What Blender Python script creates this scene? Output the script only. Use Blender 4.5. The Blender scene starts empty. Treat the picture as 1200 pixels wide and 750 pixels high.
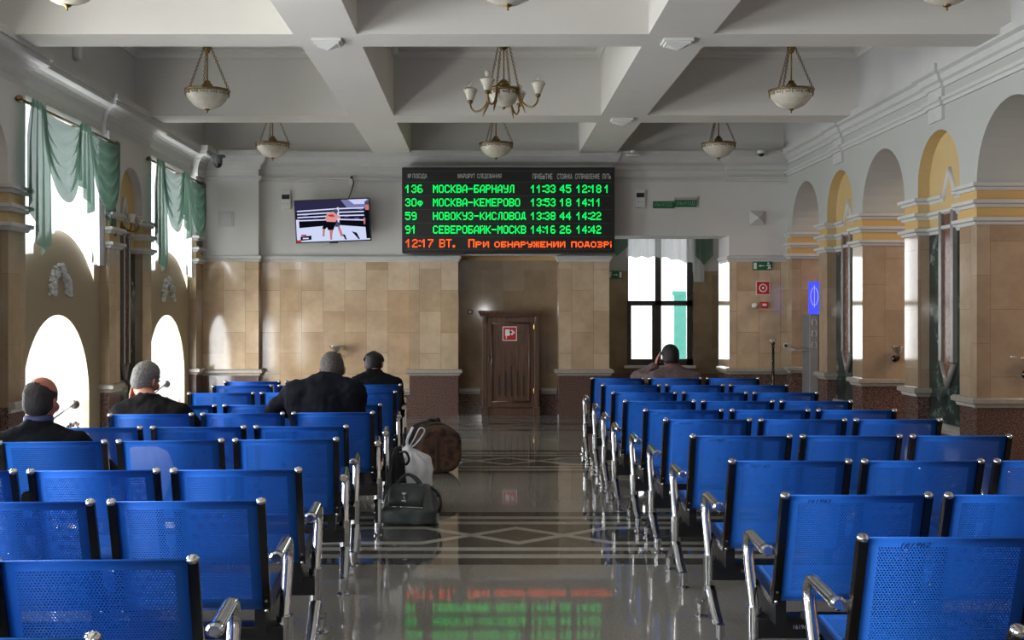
import bpy, bmesh, math, random
from mathutils import Vector, Matrix, Euler, noise
from mathutils.geometry import tessellate_polygon
random.seed(7)
S = bpy.context.scene
COL = S.collection
PI = math.pi
V = Vector

# ------------------------------------------------------------------ camera
CAMZ, F, VX, VY = 1.45, 1300.0, 567.0, 369.0
cam = bpy.data.cameras.new('camera'); co = bpy.data.objects.new('camera', cam); COL.objects.link(co)
cam.sensor_width = 36.0; cam.sensor_fit = 'HORIZONTAL'
cam.lens = F / 1200 * 36
cam.shift_x = (600 - VX) / 1200; cam.shift_y = (VY - 375) / 1200
cam.clip_end = 200; cam.clip_start = .05
co.location = (0, 0, CAMZ); co.rotation_euler = (PI / 2, 0, 0)
S.camera = co

def P(px, py, Y):
    "point of the hall that the photo shows at pixel px,py, at depth Y"
    return V(((px - VX) * Y / F, Y, CAMZ - (py - VY) * Y / F))

# ------------------------------------------------------------------ world, lights, exposure
S.view_settings.view_transform = 'Standard'; S.view_settings.look = 'None'
S.view_settings.gamma = 1; S.view_settings.use_curve_mapping = False
S.view_settings.exposure = 0.0
W = bpy.data.worlds.new('overcast'); S.world = W; W.use_nodes = True
W.node_tree.nodes['Background'].inputs[0].default_value = (.93, .97, 1, 1)
W.node_tree.nodes['Background'].inputs[1].default_value = 2.2
S.cycles.max_bounces = 10; S.cycles.diffuse_bounces = 6; S.cycles.glossy_bounces = 5
S.cycles.transparent_max_bounces = 24; S.cycles.sample_clamp_indirect = 6
S.cycles.caustics_reflective = False; S.cycles.caustics_refractive = False

def area(name, loc, rot, sx, sy, radiance, col=(1, 1, 1)):
    l = bpy.data.lights.new(name, 'AREA'); l.shape = 'RECTANGLE'; l.size = sx; l.size_y = sy
    l.energy = radiance * PI * sx * sy * 4 / 4; l.color = col
    o = bpy.data.objects.new(name, l); o.location = loc; o.rotation_euler = rot; COL.objects.link(o); return o
XL, XR, YF, YB, ZC, ZB = -4.10, 4.35, 15.9, -9.5, 4.5, 3.75
WINC = [-7.67, -4.0, -.33, 3.34, 7.01, 10.68, 14.35]        # window centres along the left wall
L_NEAR, L_SIDE, L_FAR = 21.0, 21.0, 6.0
for c in WINC:
    area('daylight', (XL - .75, c, 1.85), (0, -PI / 2, 0), 3.5, 2.5, L_SIDE if c > 9 else L_NEAR, (.95, .98, 1))
area('daylight', (2.3, 24.5, 2.2), (-PI / 2, 0, 0), 6.0, 4.0, L_FAR, (.95, 1, 1))
for y in (-4, 1.0, 6.0, 10.6, 14.2):
    area('aisle_warm_fill', (6.6, y, 3.9), (0, 0, 0), .6, 2.0, 19.0, (1, .74, .56))  # unseen warm light put in beyond the arches to tint their jambs
area('lobby_fill', (4.2, 17.8, 4.2), (0, 0, 0), 1.0, 1.0, 8.0, (1, .95, .88))  # added fill with no fixture, lifts the dim wall around the lobby window
fl = bpy.data.lights.new('camera_flash', 'POINT'); fl.energy = 26; fl.shadow_soft_size = .05
flo = bpy.data.objects.new('camera_flash', fl); flo.location = (.02, -.05, 1.58); COL.objects.link(flo)

# ------------------------------------------------------------------ materials
def lin(c):
    c = c / 255.0
    return c / 12.92 if c <= .04045 else ((c + .055) / 1.055) ** 2.4
def rgb(r, g, b): return (lin(r), lin(g), lin(b), 1)

class NT:
    def __init__(s, name):
        s.m = bpy.data.materials.new(name); s.m.use_nodes = True
        s.t = s.m.node_tree; s.b = s.t.nodes['Principled BSDF']; s.out = s.t.nodes['Material Output']
    def n(s, t, **kw):
        x = s.t.nodes.new(t)
        for k, v in kw.items(): setattr(x, k, v)
        return x
    def l(s, a, b): s.t.links.new(a, b)
    def math(s, op, a, b=None, c=None):
        x = s.n('ShaderNodeMath', operation=op)
        for i, q in enumerate((a, b, c)):
            if q is None: continue
            if isinstance(q, (int, float)): x.inputs[i].default_value = q
            else: s.l(q, x.inputs[i])
        return x.outputs[0]
    def mix(s, f, a, b):
        x = s.n('ShaderNodeMix', data_type='RGBA')
        for q, i in ((f, 0), (a, 6), (b, 7)):
            if isinstance(q, (int, float)): x.inputs[i].default_value = q
            elif isinstance(q, tuple): x.inputs[i].default_value = q
            else: s.l(q, x.inputs[i])
        return x.outputs[2]
    def mixf(s, f, a, b):
        x = s.n('ShaderNodeMix', data_type='FLOAT')
        for q, i in ((f, 0), (a, 2), (b, 3)):
            if isinstance(q, (int, float)): x.inputs[i].default_value = q
            else: s.l(q, x.inputs[i])
        return x.outputs[0]
    def pos(s):
        g = s.n('ShaderNodeNewGeometry'); x = s.n('ShaderNodeSeparateXYZ'); s.l(g.outputs['Position'], x.inputs[0])
        return g.outputs['Position'], x.outputs[0], x.outputs[1], x.outputs[2]
    def noise(s, vec, scale, detail=3, rough=.5):
        x = s.n('ShaderNodeTexNoise'); x.inputs['Scale'].default_value = scale
        x.inputs['Detail'].default_value = detail; x.inputs['Roughness'].default_value = rough
        if vec is not None: s.l(vec, x.inputs['Vector'])
        return x.outputs[0]
    def ramp(s, f, stops):
        x = s.n('ShaderNodeValToRGB'); e = x.color_ramp.elements
        while len(e) < len(stops): e.new(.5)
        for i, (p, c) in enumerate(stops): e[i].position = p; e[i].color = c
        s.l(f, x.inputs[0]); return x.outputs[0]

MATS = {}
def plain(name, col, rough=.5, metal=0.0, noise_amt=.06, scale=8.0, spec=.5, bump=0.0, emit=0.0, coat=0.0):
    if name in MATS: return MATS[name]
    m = NT(name); tc = m.n('ShaderNodeTexCoord')
    f = m.noise(tc.outputs['Object'], scale)
    lo = tuple(c * (1 - noise_amt) for c in col[:3]) + (1,); hi = tuple(min(1, c * (1 + noise_amt)) for c in col[:3]) + (1,)
    m.l(m.ramp(f, [(.3, lo), (.7, hi)]), m.b.inputs['Base Color'])
    m.b.inputs['Roughness'].default_value = rough; m.b.inputs['Metallic'].default_value = metal
    m.b.inputs['Specular IOR Level'].default_value = spec; m.b.inputs['Coat Weight'].default_value = coat
    if bump:
        bp = m.n('ShaderNodeBump'); bp.inputs['Strength'].default_value = bump; bp.inputs['Distance'].default_value = .01
        m.l(f, bp.inputs['Height']); m.l(bp.outputs[0], m.b.inputs['Normal'])
    if emit:
        m.b.inputs['Emission Color'].default_value = col; m.b.inputs['Emission Strength'].default_value = emit
    MATS[name] = m.m; return m.m

def emissive(name, col, strength):
    m = NT(name); m.b.inputs['Base Color'].default_value = (0, 0, 0, 1)
    m.b.inputs['Emission Color'].default_value = col; m.b.inputs['Emission Strength'].default_value = strength
    m.b.inputs['Specular IOR Level'].default_value = 0
    return m.m

def marble_nodes(m, pos, x, y, z, ca, cb, cm, su=.6, sv=.31):
    u = m.math('ADD', x, y)
    cv = m.n('ShaderNodeCombineXYZ'); m.l(z, cv.inputs[0]); m.l(u, cv.inputs[1])
    br = m.n('ShaderNodeTexBrick'); m.l(cv.outputs[0], br.inputs['Vector'])
    br.inputs['Color1'].default_value = ca; br.inputs['Color2'].default_value = cb; br.inputs['Mortar'].default_value = cm
    br.inputs['Scale'].default_value = 1; br.inputs['Brick Width'].default_value = su; br.inputs['Row Height'].default_value = sv
    br.inputs['Mortar Size'].default_value = .0025; br.inputs['Bias'].default_value = 0
    v = m.noise(pos, 3.2, 8, .65)
    vv = m.ramp(v, [(.35, (.78, .74, .70, 1)), (.62, (1.05, 1.03, 1.0, 1))])
    mx = m.n('ShaderNodeMix', data_type='RGBA', blend_type='MULTIPLY'); mx.inputs[0].default_value = .8
    m.l(br.outputs['Color'], mx.inputs[6]); m.l(vv, mx.inputs[7])
    return mx.outputs[2]

def granite_nodes(m, pos):
    f = m.noise(pos, 95, 2, .7)
    return m.ramp(f, [(.34, rgb(36, 27, 26)), (.48, rgb(88, 68, 62)), (.62, rgb(134, 108, 99))])

def wall_mat(name, zp=.67, zm=2.27, zy=None, white=(172, 172, 170), ca=(196, 170, 138), cb=(172, 140, 104), rough=.1, yellow=(194, 162, 106)):
    m = NT(name); pos, x, y, z = m.pos()
    mar = marble_nodes(m, pos, x, y, z, rgb(*ca), rgb(*cb), rgb(140, 120, 94))
    gra = granite_nodes(m, pos)
    wn = m.noise(pos, 1.3, 3)
    w0 = tuple(c - 5 for c in white)
    wh = m.ramp(wn, [(.3, rgb(*w0)), (.7, rgb(*white))])
    c = m.mix(m.math('GREATER_THAN', z, zp), gra, mar)
    if zy:
        c = m.mix(m.math('GREATER_THAN', z, zm), c, rgb(*yellow)); c = m.mix(m.math('GREATER_THAN', z, zy), c, wh)
    else: c = m.mix(m.math('GREATER_THAN', z, zm), c, wh)
    m.l(c, m.b.inputs['Base Color'])
    m.l(m.mixf(m.math('GREATER_THAN', z, zm), rough, .75), m.b.inputs['Roughness'])
    m.l(m.mixf(m.math('GREATER_THAN', z, zm), .55, .25), m.b.inputs['Specular IOR Level'])
    return m.m

M_white = plain('white_paint', rgb(190, 190, 189), .75, noise_amt=.03, scale=1.5, spec=.25)
M_ceil = plain('ceiling_paint', rgb(212, 209, 202), .8, noise_amt=.03, scale=1.2, spec=.2)
M_mould = plain('moulding_plaster', rgb(190, 190, 187), .6, noise_amt=.03, spec=.3)
M_stone = plain('ledge_stone', rgb(158, 152, 142), .25, noise_amt=.08, scale=20)
M_right = wall_mat('right_wall_finish', .67, 2.27, 2.585, (176, 178, 173), ca=(170, 151, 130), cb=(158, 137, 114), rough=.07)
M_left = wall_mat('left_wall_finish', .67, 2.2, 2.52, (202, 202, 199), ca=(166, 150, 126), cb=(152, 132, 106), rough=.12, yellow=(188, 168, 128))
M_far = wall_mat('far_wall_finish', .645, 2.24, None, (208, 207, 203), ca=(204, 184, 158), cb=(180, 156, 126), rough=.09)
M_farlow = wall_mat('far_recess_finish', .37, 2.24, None, (208, 207, 203), ca=(204, 184, 158), cb=(176, 150, 118), rough=.09)
M_alcove = wall_mat('alcove_finish', .36, 2.24, None, (190, 160, 110), ca=(150, 132, 108), cb=(128, 108, 84), rough=.08)
M_lobby = wall_mat('lobby_finish', .5, 2.16, None, (165, 166, 164), ca=(140, 126, 104), cb=(124, 108, 88), rough=.12)
M_niche = plain('niche_yellow_paint', rgb(192, 168, 120), .7, noise_amt=.03, scale=2, spec=.25)
M_beige = plain('beige_plaster', rgb(176, 158, 130), .6, noise_amt=.06, scale=2, spec=.3)
M_chrome = plain('chrome', rgb(214, 214, 216), .12, 1.0, .02)
M_dark = plain('black_chrome', rgb(74, 72, 70), .26, 1.0, .1)
M_beam = plain('black_steel', rgb(26, 27, 30), .35, 0.0, .1)
M_brass = plain('old_brass', rgb(128, 104, 66), .35, 1.0, .15, 40)
M_black = plain('black_plastic', rgb(20, 21, 24), .35, 0, .05)
M_whiteplastic = plain('white_plastic', rgb(214, 214, 210), .4, 0, .02)

M_border = plain('grey_stone_border', rgb(124, 118, 112), .25, noise_amt=.08, scale=20)
def make_green():
    m = NT('green_marble'); pos, x, y, z = m.pos()
    f = m.noise(pos, 5, 9, .7)
    m.l(m.ramp(f, [(.38, rgb(24, 34, 32)), (.56, rgb(52, 66, 62)), (.68, rgb(120, 134, 128))]), m.b.inputs['Base Color'])
    m.b.inputs['Roughness'].default_value = .08; return m.m
M_green = make_green()
def make_brown():
    m = NT('brown_marble'); pos, x, y, z = m.pos()
    m.l(m.ramp(m.noise(pos, 30, 6, .7), [(.35, rgb(84, 54, 44)), (.65, rgb(124, 86, 72))]), m.b.inputs['Base Color'])
    m.b.inputs['Roughness'].default_value = .12; return m.m
M_brown = make_brown()

def make_floor():
    m = NT('terrazzo_floor'); pos, x, y, z = m.pos()
    a = m.math('ABSOLUTE', m.math('WRAP', m.math('SUBTRACT', y, 7.3), 1.86, -1.86))
    lt = lambda q, k: m.math('LESS_THAN', q, k)
    field = m.ramp(m.noise(pos, 60, 4, .7), [(.3, rgb(122, 119, 111)), (.7, rgb(152, 148, 138))])
    field = m.mix(m.math('MULTIPLY', m.noise(pos, .9, 3), .5), field, rgb(110, 109, 106))
    dark = m.ramp(m.noise(pos, 80, 3, .7), [(.3, rgb(60, 60, 58)), (.7, rgb(84, 83, 79))])
    light = m.ramp(m.noise(pos, 70, 3, .7), [(.3, rgb(140, 137, 127)), (.7, rgb(164, 160, 149))])
    dx = m.math('ABSOLUTE', m.math('SUBTRACT', x, .22))
    zig = m.math('MULTIPLY', m.math('MINIMUM', m.math('ABSOLUTE', m.math('SUBTRACT', 1.0, m.math('DIVIDE', dx, .307))), 1.0), .25)
    loz = lt(m.math('ABSOLUTE', m.math('SUBTRACT', a, zig)), .047)
    c = m.mix(lt(a, .86), field, dark)
    c = m.mix(lt(a, .69), c, light); c = m.mix(lt(a, .58), c, dark)
    c = m.mix(lt(a, .48), c, light); c = m.mix(lt(a, .38), c, dark)
    c = m.mix(loz, c, light)
    m.l(c, m.b.inputs['Base Color'])
    m.l(m.mixf(m.noise(pos, 2.5, 4), .025, .05), m.b.inputs['Roughness'])
    m.b.inputs['Specular IOR Level'].default_value = .3
    return m.m
M_floor = make_floor()

def make_blue():
    "blue powder-coated steel with rows of punched holes (UV in metres)"
    m = NT('blue_perforated_steel')
    m.b.inputs['Base Color'].default_value = rgb(36, 107, 208); m.b.inputs['Roughness'].default_value = .38
    uv = m.n('ShaderNodeUVMap'); s = m.n('ShaderNodeSeparateXYZ'); m.l(uv.outputs[0], s.inputs[0]); u, v = s.outputs[0], s.outputs[1]
    p = .0092
    def grid(du, dv):
        a = m.math('SUBTRACT', m.math('FRACT', m.math('ADD', m.math('DIVIDE', u, p), du)), .5)
        b = m.math('MULTIPLY', m.math('SUBTRACT', m.math('FRACT', m.math('ADD', m.math('DIVIDE', v, p * 1.732), dv)), .5), 1.732)
        return m.math('SQRT', m.math('ADD', m.math('MULTIPLY', a, a), m.math('MULTIPLY', b, b)))
    d = m.math('MINIMUM', grid(0, 0), grid(.5, .5))
    hole = m.math('LESS_THAN', d, .31)
    inside = m.math('MULTIPLY', m.math('LESS_THAN', m.math('ABSOLUTE', u), .203),
                    m.math('MULTIPLY', m.math('GREATER_THAN', v, .035), m.math('LESS_THAN', v, .385)))
    h = m.math('MULTIPLY', hole, inside)
    m.l(m.math('SUBTRACT', 1.0, h), m.b.inputs['Alpha'])
    return m.m
M_blue = make_blue()

def sheer(name, col, alpha, trans=.6):
    m = NT(name); tc = m.n('ShaderNodeTexCoord')
    d = m.n('ShaderNodeBsdfDiffuse'); d.inputs[0].default_value = col
    t = m.n('ShaderNodeBsdfTranslucent'); t.inputs[0].default_value = col
    a = m.n('ShaderNodeMixShader'); a.inputs[0].default_value = trans; m.l(d.outputs[0], a.inputs[1]); m.l(t.outputs[0], a.inputs[2])
    tr = m.n('ShaderNodeBsdfTransparent')
    b = m.n('ShaderNodeMixShader'); m.l(m.mixf(m.noise(tc.outputs['Object'], 30), alpha - .05, alpha + .05), b.inputs[0])
    m.l(tr.outputs[0], b.inputs[1]); m.l(a.outputs[0], b.inputs[2]); m.l(b.outputs[0], m.out.inputs[0])
    return m.m
M_sheer = sheer('white_voile', rgb(196, 198, 201), .86, .2)
M_swag = sheer('green_chiffon', rgb(96, 124, 108), .86, .2)
M_bag = sheer('white_polythene', rgb(240, 240, 244), .92, .3)

def make_glass():
    m = NT('window_glass'); tr = m.n('ShaderNodeBsdfTransparent'); g = m.n('ShaderNodeBsdfGlossy'); g.inputs['Roughness'].default_value = .03
    lw = m.n('ShaderNodeLayerWeight'); fr = m.math('MULTIPLY_ADD', m.math('POWER', lw.outputs['Facing'], 5.0), .6, .03); x = m.n('ShaderNodeMixShader'); m.l(fr, x.inputs[0]); m.l(tr.outputs[0], x.inputs[1]); m.l(g.outputs[0], x.inputs[2])
    m.l(x.outputs[0], m.out.inputs[0]); return m.m
M_glass = make_glass()
M_frame = plain('window_frame_paint', rgb(92, 96, 92), .45, noise_amt=.05)
M_opal = plain('opal_glass', rgb(196, 190, 174), .25, noise_amt=.12, scale=14)

def make_wood():
    m = NT('stained_wood'); pos, x, y, z = m.pos()
    mp = m.n('ShaderNodeMapping'); m.l(pos, mp.inputs[0]); mp.inputs['Scale'].default_value = (28, 28, 1.6)
    f = m.noise(mp.outputs[0], 2, 5, .6)
    m.l(m.ramp(f, [(.3, rgb(62, 42, 32)), (.7, rgb(104, 74, 58))]), m.b.inputs['Base Color'])
    m.b.inputs['Roughness'].default_value = .35; return m.m
M_wood = make_wood()

# ------------------------------------------------------------------ mesh helpers
def link(name, bm, mats, parent=None, smooth=False, loc=None):
    me = bpy.data.meshes.new(name)
    bmesh.ops.recalc_face_normals(bm, faces=bm.faces)
    bm.to_mesh(me); bm.free()
    for m in (mats if isinstance(mats, (list, tuple)) else [mats]): me.materials.append(m)
    if smooth:
        for p in me.polygons: p.use_smooth = True
        if smooth == 'auto':
            try: me.set_sharp_from_angle(angle=math.radians(38))
            except Exception: pass
    o = bpy.data.objects.new(name, me); COL.objects.link(o)
    if parent: o.parent = parent
    if loc: o.location = loc
    return o
def tag(o, label, cat, group=None, kind=None):
    o['label'] = label; o['category'] = cat
    if group: o['group'] = group
    if kind: o['kind'] = kind
    return o
def thing(name, loc, label, cat, group=None, rz=0):
    o = bpy.data.objects.new(name, None); COL.objects.link(o); o.location = loc; o.rotation_euler = (0, 0, rz)
    o.empty_display_size = .1
    return tag(o, label, cat, group)
def struct(name, bm, mats, label, cat, parent=None, smooth=False):
    o = link(name, bm, mats, parent, smooth)
    if parent is None: tag(o, label, cat, None, 'structure')
    return o
def NB(): return bmesh.new()

def box(bm, x0, x1, y0, y1, z0, z1, mi=0, bev=0):
    t = bmesh.new() if bev else bm
    vs = [t.verts.new((x, y, z)) for x in (x0, x1) for y in (y0, y1) for z in (z0, z1)]
    for f in ((0, 1, 3, 2), (4, 6, 7, 5), (0, 4, 5, 1), (2, 3, 7, 6), (0, 2, 6, 4), (1, 5, 7, 3)):
        fc = t.faces.new([vs[i] for i in f]); fc.material_index = mi
    if bev:
        bmesh.ops.bevel(t, geom=t.edges[:], offset=bev, segments=2, affect='EDGES', profile=.5)
        for f in t.faces: f.material_index = mi
        merge(bm, t)
def merge(bm, t, M=None):
    if M: t.transform(M)
    mp = {}
    for v in t.verts: mp[v] = bm.verts.new(v.co)
    uvs, uvd = t.loops.layers.uv.active, bm.loops.layers.uv.active
    for f in t.faces:
        try: g = bm.faces.new([mp[v] for v in f.verts])
        except ValueError: continue
        g.material_index = f.material_index; g.smooth = f.smooth
    t.free()
def ring(bm, c, ax, ay, n, sq=1.0):
    out = []
    for i in range(n):
        a = 2 * PI * i / n; ca, sa = math.cos(a), math.sin(a)
        if sq != 1: ca = math.copysign(abs(ca) ** sq, ca); sa = math.copysign(abs(sa) ** sq, sa)
        out.append(bm.verts.new(c + ax * ca + ay * sa))
    return out
def bridge(bm, a, b, mi=0, smooth=True):
    n = len(a)
    for i in range(n):
        f = bm.faces.new((a[i], a[(i + 1) % n], b[(i + 1) % n], b[i])); f.material_index = mi; f.smooth = smooth
def tube(bm, pts, r, n=8, mi=0, cap=True, flat=1.0, up=V((0, 0, 1))):
    pts = [V(p) for p in pts]; rs = r if isinstance(r, (list, tuple)) else [r] * len(pts)
    prev = None; first = None; side0 = None
    for i, p in enumerate(pts):
        d = (pts[min(i + 1, len(pts) - 1)] - pts[max(i - 1, 0)]).normalized()
        if side0 is None:
            u = up if abs(d.dot(up)) < .95 else V((1, 0, 0))
            s = d.cross(u).normalized()
        else: s = (side0 - d * side0.dot(d)).normalized()
        side0 = s; t = s.cross(d).normalized()
        rg = ring(bm, p, s * rs[i], t * rs[i] * flat, n)
        if prev: bridge(bm, prev, rg, mi)
        else: first = rg
        prev = rg
    if cap:
        f = bm.faces.new(first[::-1]); f.material_index = mi; f = bm.faces.new(prev); f.material_index = mi
def lathe(bm, prof, c=V((0, 0, 0)), n=20, mi=0, M=None):
    t = bmesh.new(); prev = None
    for r, z in prof:
        rg = ring(t, V((0, 0, z)), V((max(r, 1e-4), 0, 0)), V((0, max(r, 1e-4), 0)), n)
        if prev: bridge(t, prev, rg, mi)
        prev = rg
    bmesh.ops.remove_doubles(t, verts=t.verts, dist=2e-4)
    merge(bm, t, (M or Matrix()) if M else Matrix.Translation(c))
def ell(bm, c, r, R=None, n=14, mi=0):
    t = bmesh.new(); bmesh.ops.create_uvsphere(t, u_segments=n, v_segments=max(6, n // 2 + 1), radius=1)
    for f in t.faces: f.material_index = mi; f.smooth = True
    M = Matrix.Translation(V(c)) @ (R.to_4x4() if R else Matrix()) @ Matrix.Diagonal((r[0], r[1], r[2], 1))
    merge(bm, t, M)
def caps(bm, p0, p1, r0, r1=None, n=10):
    r1 = r0 if r1 is None else r1
    p0, p1 = V(p0), V(p1)
    if (p1 - p0).length > 1e-4: tube(bm, [p0, p1], [r0, r1], n)
    ell(bm, p0, (r0,) * 3, n=n); ell(bm, p1, (r1,) * 3, n=n)
def spline(pts, k=6):
    pts = [V(p) for p in pts]; out = []
    for i in range(len(pts) - 1):
        a = pts[max(i - 1, 0)]; b = pts[i]; c = pts[i + 1]; d = pts[min(i + 2, len(pts) - 1)]
        for j in range(k):
            t = j / k
            out.append(.5 * ((2 * b) + (c - a) * t + (2 * a - 5 * b + 4 * c - d) * t * t + (-a + 3 * b - 3 * c + d) * t ** 3))
    out.append(pts[-1]); return out
def sweep(bm, path, prof, mi=0, cap=True):
    "moulding: closed profile (out, z) carried along a plan path, out = to the right of travel, mitred"
    pts = [V((p[0], p[1], 0)) for p in path]; rings = []
    for i, p in enumerate(pts):
        ns = []
        if i > 0: d = (p - pts[i - 1]).normalized(); ns.append(V((d.y, -d.x, 0)))
        if i < len(pts) - 1: d = (pts[i + 1] - p).normalized(); ns.append(V((d.y, -d.x, 0)))
        m = ns[0] if len(ns) == 1 else (ns[0] + ns[1]) / (1 + ns[0].dot(ns[1]))
        rings.append([bm.verts.new(p + m * o + V((0, 0, z))) for o, z in prof])
    for a, b in zip(rings, rings[1:]): bridge(bm, a, b, mi, False)
    if cap:
        bm.faces.new(rings[0][::-1]); bm.faces.new(rings[-1])
def plate(bm, outer, holes, mp, d0, d1, mi=0, hole_mi=None):
    "flat slab with holes: 2-D outlines mapped by mp(u, v, d)"
    loops = [outer] + holes
    flat = [p for L in loops for p in L]
    tris = tessellate_polygon([[V((p[0], p[1], 0)) for p in L] for L in loops])
    A = [bm.verts.new(mp(u, v, d0)) for u, v in flat]; B = [bm.verts.new(mp(u, v, d1)) for u, v in flat]
    for t in tris:
        try:
            f = bm.faces.new([A[i] for i in t]); f.material_index = mi
            f = bm.faces.new([B[i] for i in reversed(t)]); f.material_index = mi
        except ValueError: pass
    k = 0
    for li, L in enumerate(loops):
        n = len(L)
        for i in range(n):
            a, b = k + i, k + (i + 1) % n
            f = bm.faces.new((A[a], A[b], B[b], B[a]))
            f.material_index = mi if (li == 0 or hole_mi is None) else hole_mi[li - 1]
        k += n
def arch(c, w, z0, zs, n=20):
    "outline of a round-arched opening"
    r = w / 2
    return [(c - r, z0)] + [(c - r * math.cos(PI * i / n), zs + r * math.sin(PI * i / n)) for i in range(n + 1)] + [(c + r, z0)]
XW = lambda u, v, d: V((d, u, v))     # walls that run along the hall
YW = lambda u, v, d: V((u, d, v))     # walls across the hall
def text_obj(name, body, mat, width=None, height=.05, parent=None, depth=.001, shear=0, bold=0):
    cu = bpy.data.curves.new(name, 'FONT'); cu.body = body; cu.size = 1; cu.extrude = 0; cu.shear = shear; cu.offset = bold
    t = bpy.data.objects.new('txt', cu); COL.objects.link(t)
    dg = bpy.context.evaluated_depsgraph_get(); me = bpy.data.meshes.new_from_object(t.evaluated_get(dg))
    bpy.data.objects.remove(t); bpy.data.curves.remove(cu)
    xs = [v.co.x for v in me.vertices]; ys = [v.co.y for v in me.vertices]
    x0, x1, y0, y1 = min(xs), max(xs), min(ys), max(ys)
    sx = (width / (x1 - x0)) if width else height / (y1 - y0); sy = height / (y1 - y0)
    for v in me.vertices: v.co = V(((v.co.x - (x0 + x1) / 2) * sx, 0, (v.co.y - (y0 + y1) / 2) * sy))
    me.materials.clear(); me.materials.append(mat)
    o = bpy.data.objects.new(name, me); COL.objects.link(o)
    if parent: o.parent = parent
    return o

# ------------------------------------------------------------------ SETTING: floor and ceiling
bm = NB(); box(bm, XL - .06, 7.8, YB - .4, 18.4, -.12, 0)
struct('floor', bm, M_floor, 'polished grey terrazzo floor with dark and light bands and lozenges across the aisle', 'floor')

bm = NB(); box(bm, -60, 60, -40, 80, -.5, -.3)
struct('ground', bm, plain('pale_paving', rgb(238, 236, 232), .8), 'pale paved ground outside the windows', 'ground')
LB = [(-1.563, -1.04), (1.351, 1.878)]
CB = [(-9.5, -9.1), (-5.8, -5.38), (-2.1, -1.68), (1.63, 2.05), (5.36, 5.78), (9.09, 9.51), (12.8, 13.27)]
bm = NB()
box(bm, -4.6, 9.0, YB - .5, 21, ZC, ZC + .15)
for a, b in LB: box(bm, a, b, YB, 16.2, ZB, ZC)
for a, b in CB:
    for x0, x1 in ((-4.02, LB[0][0]), (LB[0][1], LB[1][0]), (LB[1][1], 4.32)): box(bm, x0, x1, a, b, ZB, ZC)
edges = [v for ab in CB for v in ab][1:] + [15.95]
for i in range(0, len(edges), 2):
    y0, y1 = edges[i], edges[i + 1]
    for x0, x1 in ((-4.02, LB[0][0]), (LB[0][1], LB[1][0]), (LB[1][1], 4.32)):
        sweep(bm, [(x0, y0), (x0, y1), (x1, y1), (x1, y0), (x0, y0)], [(0, ZC), (0, ZC - .09), (.02, ZC - .09), (.03, ZC - .05), (.06, ZC - .03), (.06, ZC)], cap=False)
struct('ceiling', bm, M_ceil, 'white coffered ceiling with broad flat beams crossing above the hall', 'ceiling')

# ------------------------------------------------------------------ left wall
def ext_arch(c, hw, z_spr, rise, n=16):
    R = (hw * hw + rise * rise) / (2 * rise); zc = z_spr + rise - R; a0 = math.asin(hw / R)
    return [(c + R * math.sin(t), zc + R * math.cos(t)) for t in [-a0 + 2 * a0 * i / n for i in range(n + 1)]]
def win_upper(c):
    e = ext_arch(c, .98, 1.80, .47)
    return [(c - .98, 3.38)] + e + [(c + .98, 3.38)]
def win_lower(c): return arch(c, 1.68, .2, .61, 24)
bm = NB()
holes = []
for c in WINC: holes += [win_upper(c), win_lower(c)]
plate(bm, [(YB - .3, 0), (16.3, 0), (16.3, 2.55), (16.3, 4.6), (YB - .3, 4.6)], holes, XW, XL, XL - .05, 0)
for f in bm.faces:
    z = f.calc_center_median().z
struct('wall_left', bm, wall_mat('window_wall_finish', .1, .1, 2.62, (202, 202, 199), yellow=(160, 146, 122)), 'beige and white window wall with arched openings', 'wall')
def pier_plan_left(a, b, c, d): return [(XL, a), (-4.0, a), (-4.0, c), (-4.13, c), (-4.13, d), (-4.0, d), (-4.0, b), (XL, b)]
MOULD = lambda z: [(0, z - .035), (.02, z - .035), (.03, z - .01), (.055, z), (.055, z + .03), (0, z + .035)]
LEDGE = lambda z: [(0, z - .06), (.02, z - .06), (.03, z - .03), (.06, z - .02), (.06, z + .015), (.045, z + .03), (0, z + .03)]
lp = [(WINC[i] + 1.17, WINC[i + 1] - 1.0) for i in range(6)] + [(15.42, 15.9)]
bmP, bmM, bmL, bmN, bmV, bmB, bmG = NB(), NB(), NB(), NB(), NB(), NB(), NB()
for i, (a, b) in enumerate(lp):
    if i < 6:
        mid = (a + b) / 2; c, d = mid - .4, mid + .4
        plate(bmP, [(a, 0), (b, 0), (b, 3.42), (a, 3.42)], [arch(mid, .8, .36, 2.72)], XW, XL + .002, -4.0)
        plan = pier_plan_left(a, b, c, d)
        box(bmN, XL - .04, XL + .003, c, d, 0, 3.15)
        box(bmG, XL, XL + .012, c, d, .36, 2.16)
        box(bmV, XL, XL + .03, mid - .06, mid + .06, .9, 2.34)
        for s in (-1, 1):
            box(bmB, XL, XL + .05, mid + s * .09 - .03, mid + s * .09 + .03, .9, 2.38)
            tube(bmB, [(XL + .02, mid + s * .09, .92), (XL + .02, mid, .72)], .03, 6)
        for z in (2.2, 2.36): sweep(bmM, plan, MOULD(z))
        k = [(-4.13, mid - .1), (-4.13, mid + .1)]
        sweep(bmM, plan[:4] + [k[0]], MOULD(2.52)); sweep(bmM, [k[1]] + plan[4:], MOULD(2.52))
        for s in (-1, 1): tube(bmM, [(XL + .01, mid + s * .11, 2.51), (XL + .01, mid, 2.78)], .028, 6)
        sweep(bmL, plan[:3], LEDGE(.68)); sweep(bmL, plan[5:], LEDGE(.68))
        sweep(bmL, plan[3:5], LEDGE(.36))
    else:
        box(bmP, XL + .002, -4.0, a, b, 0, 3.42)
        for z in (2.2, 2.36, 2.52): sweep(bmM, [(XL, a), (-4.0, a), (-4.0, b)], MOULD(z))
        sweep(bmL, [(XL, a), (-4.0, a), (-4.0, b)], LEDGE(.68))
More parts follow.
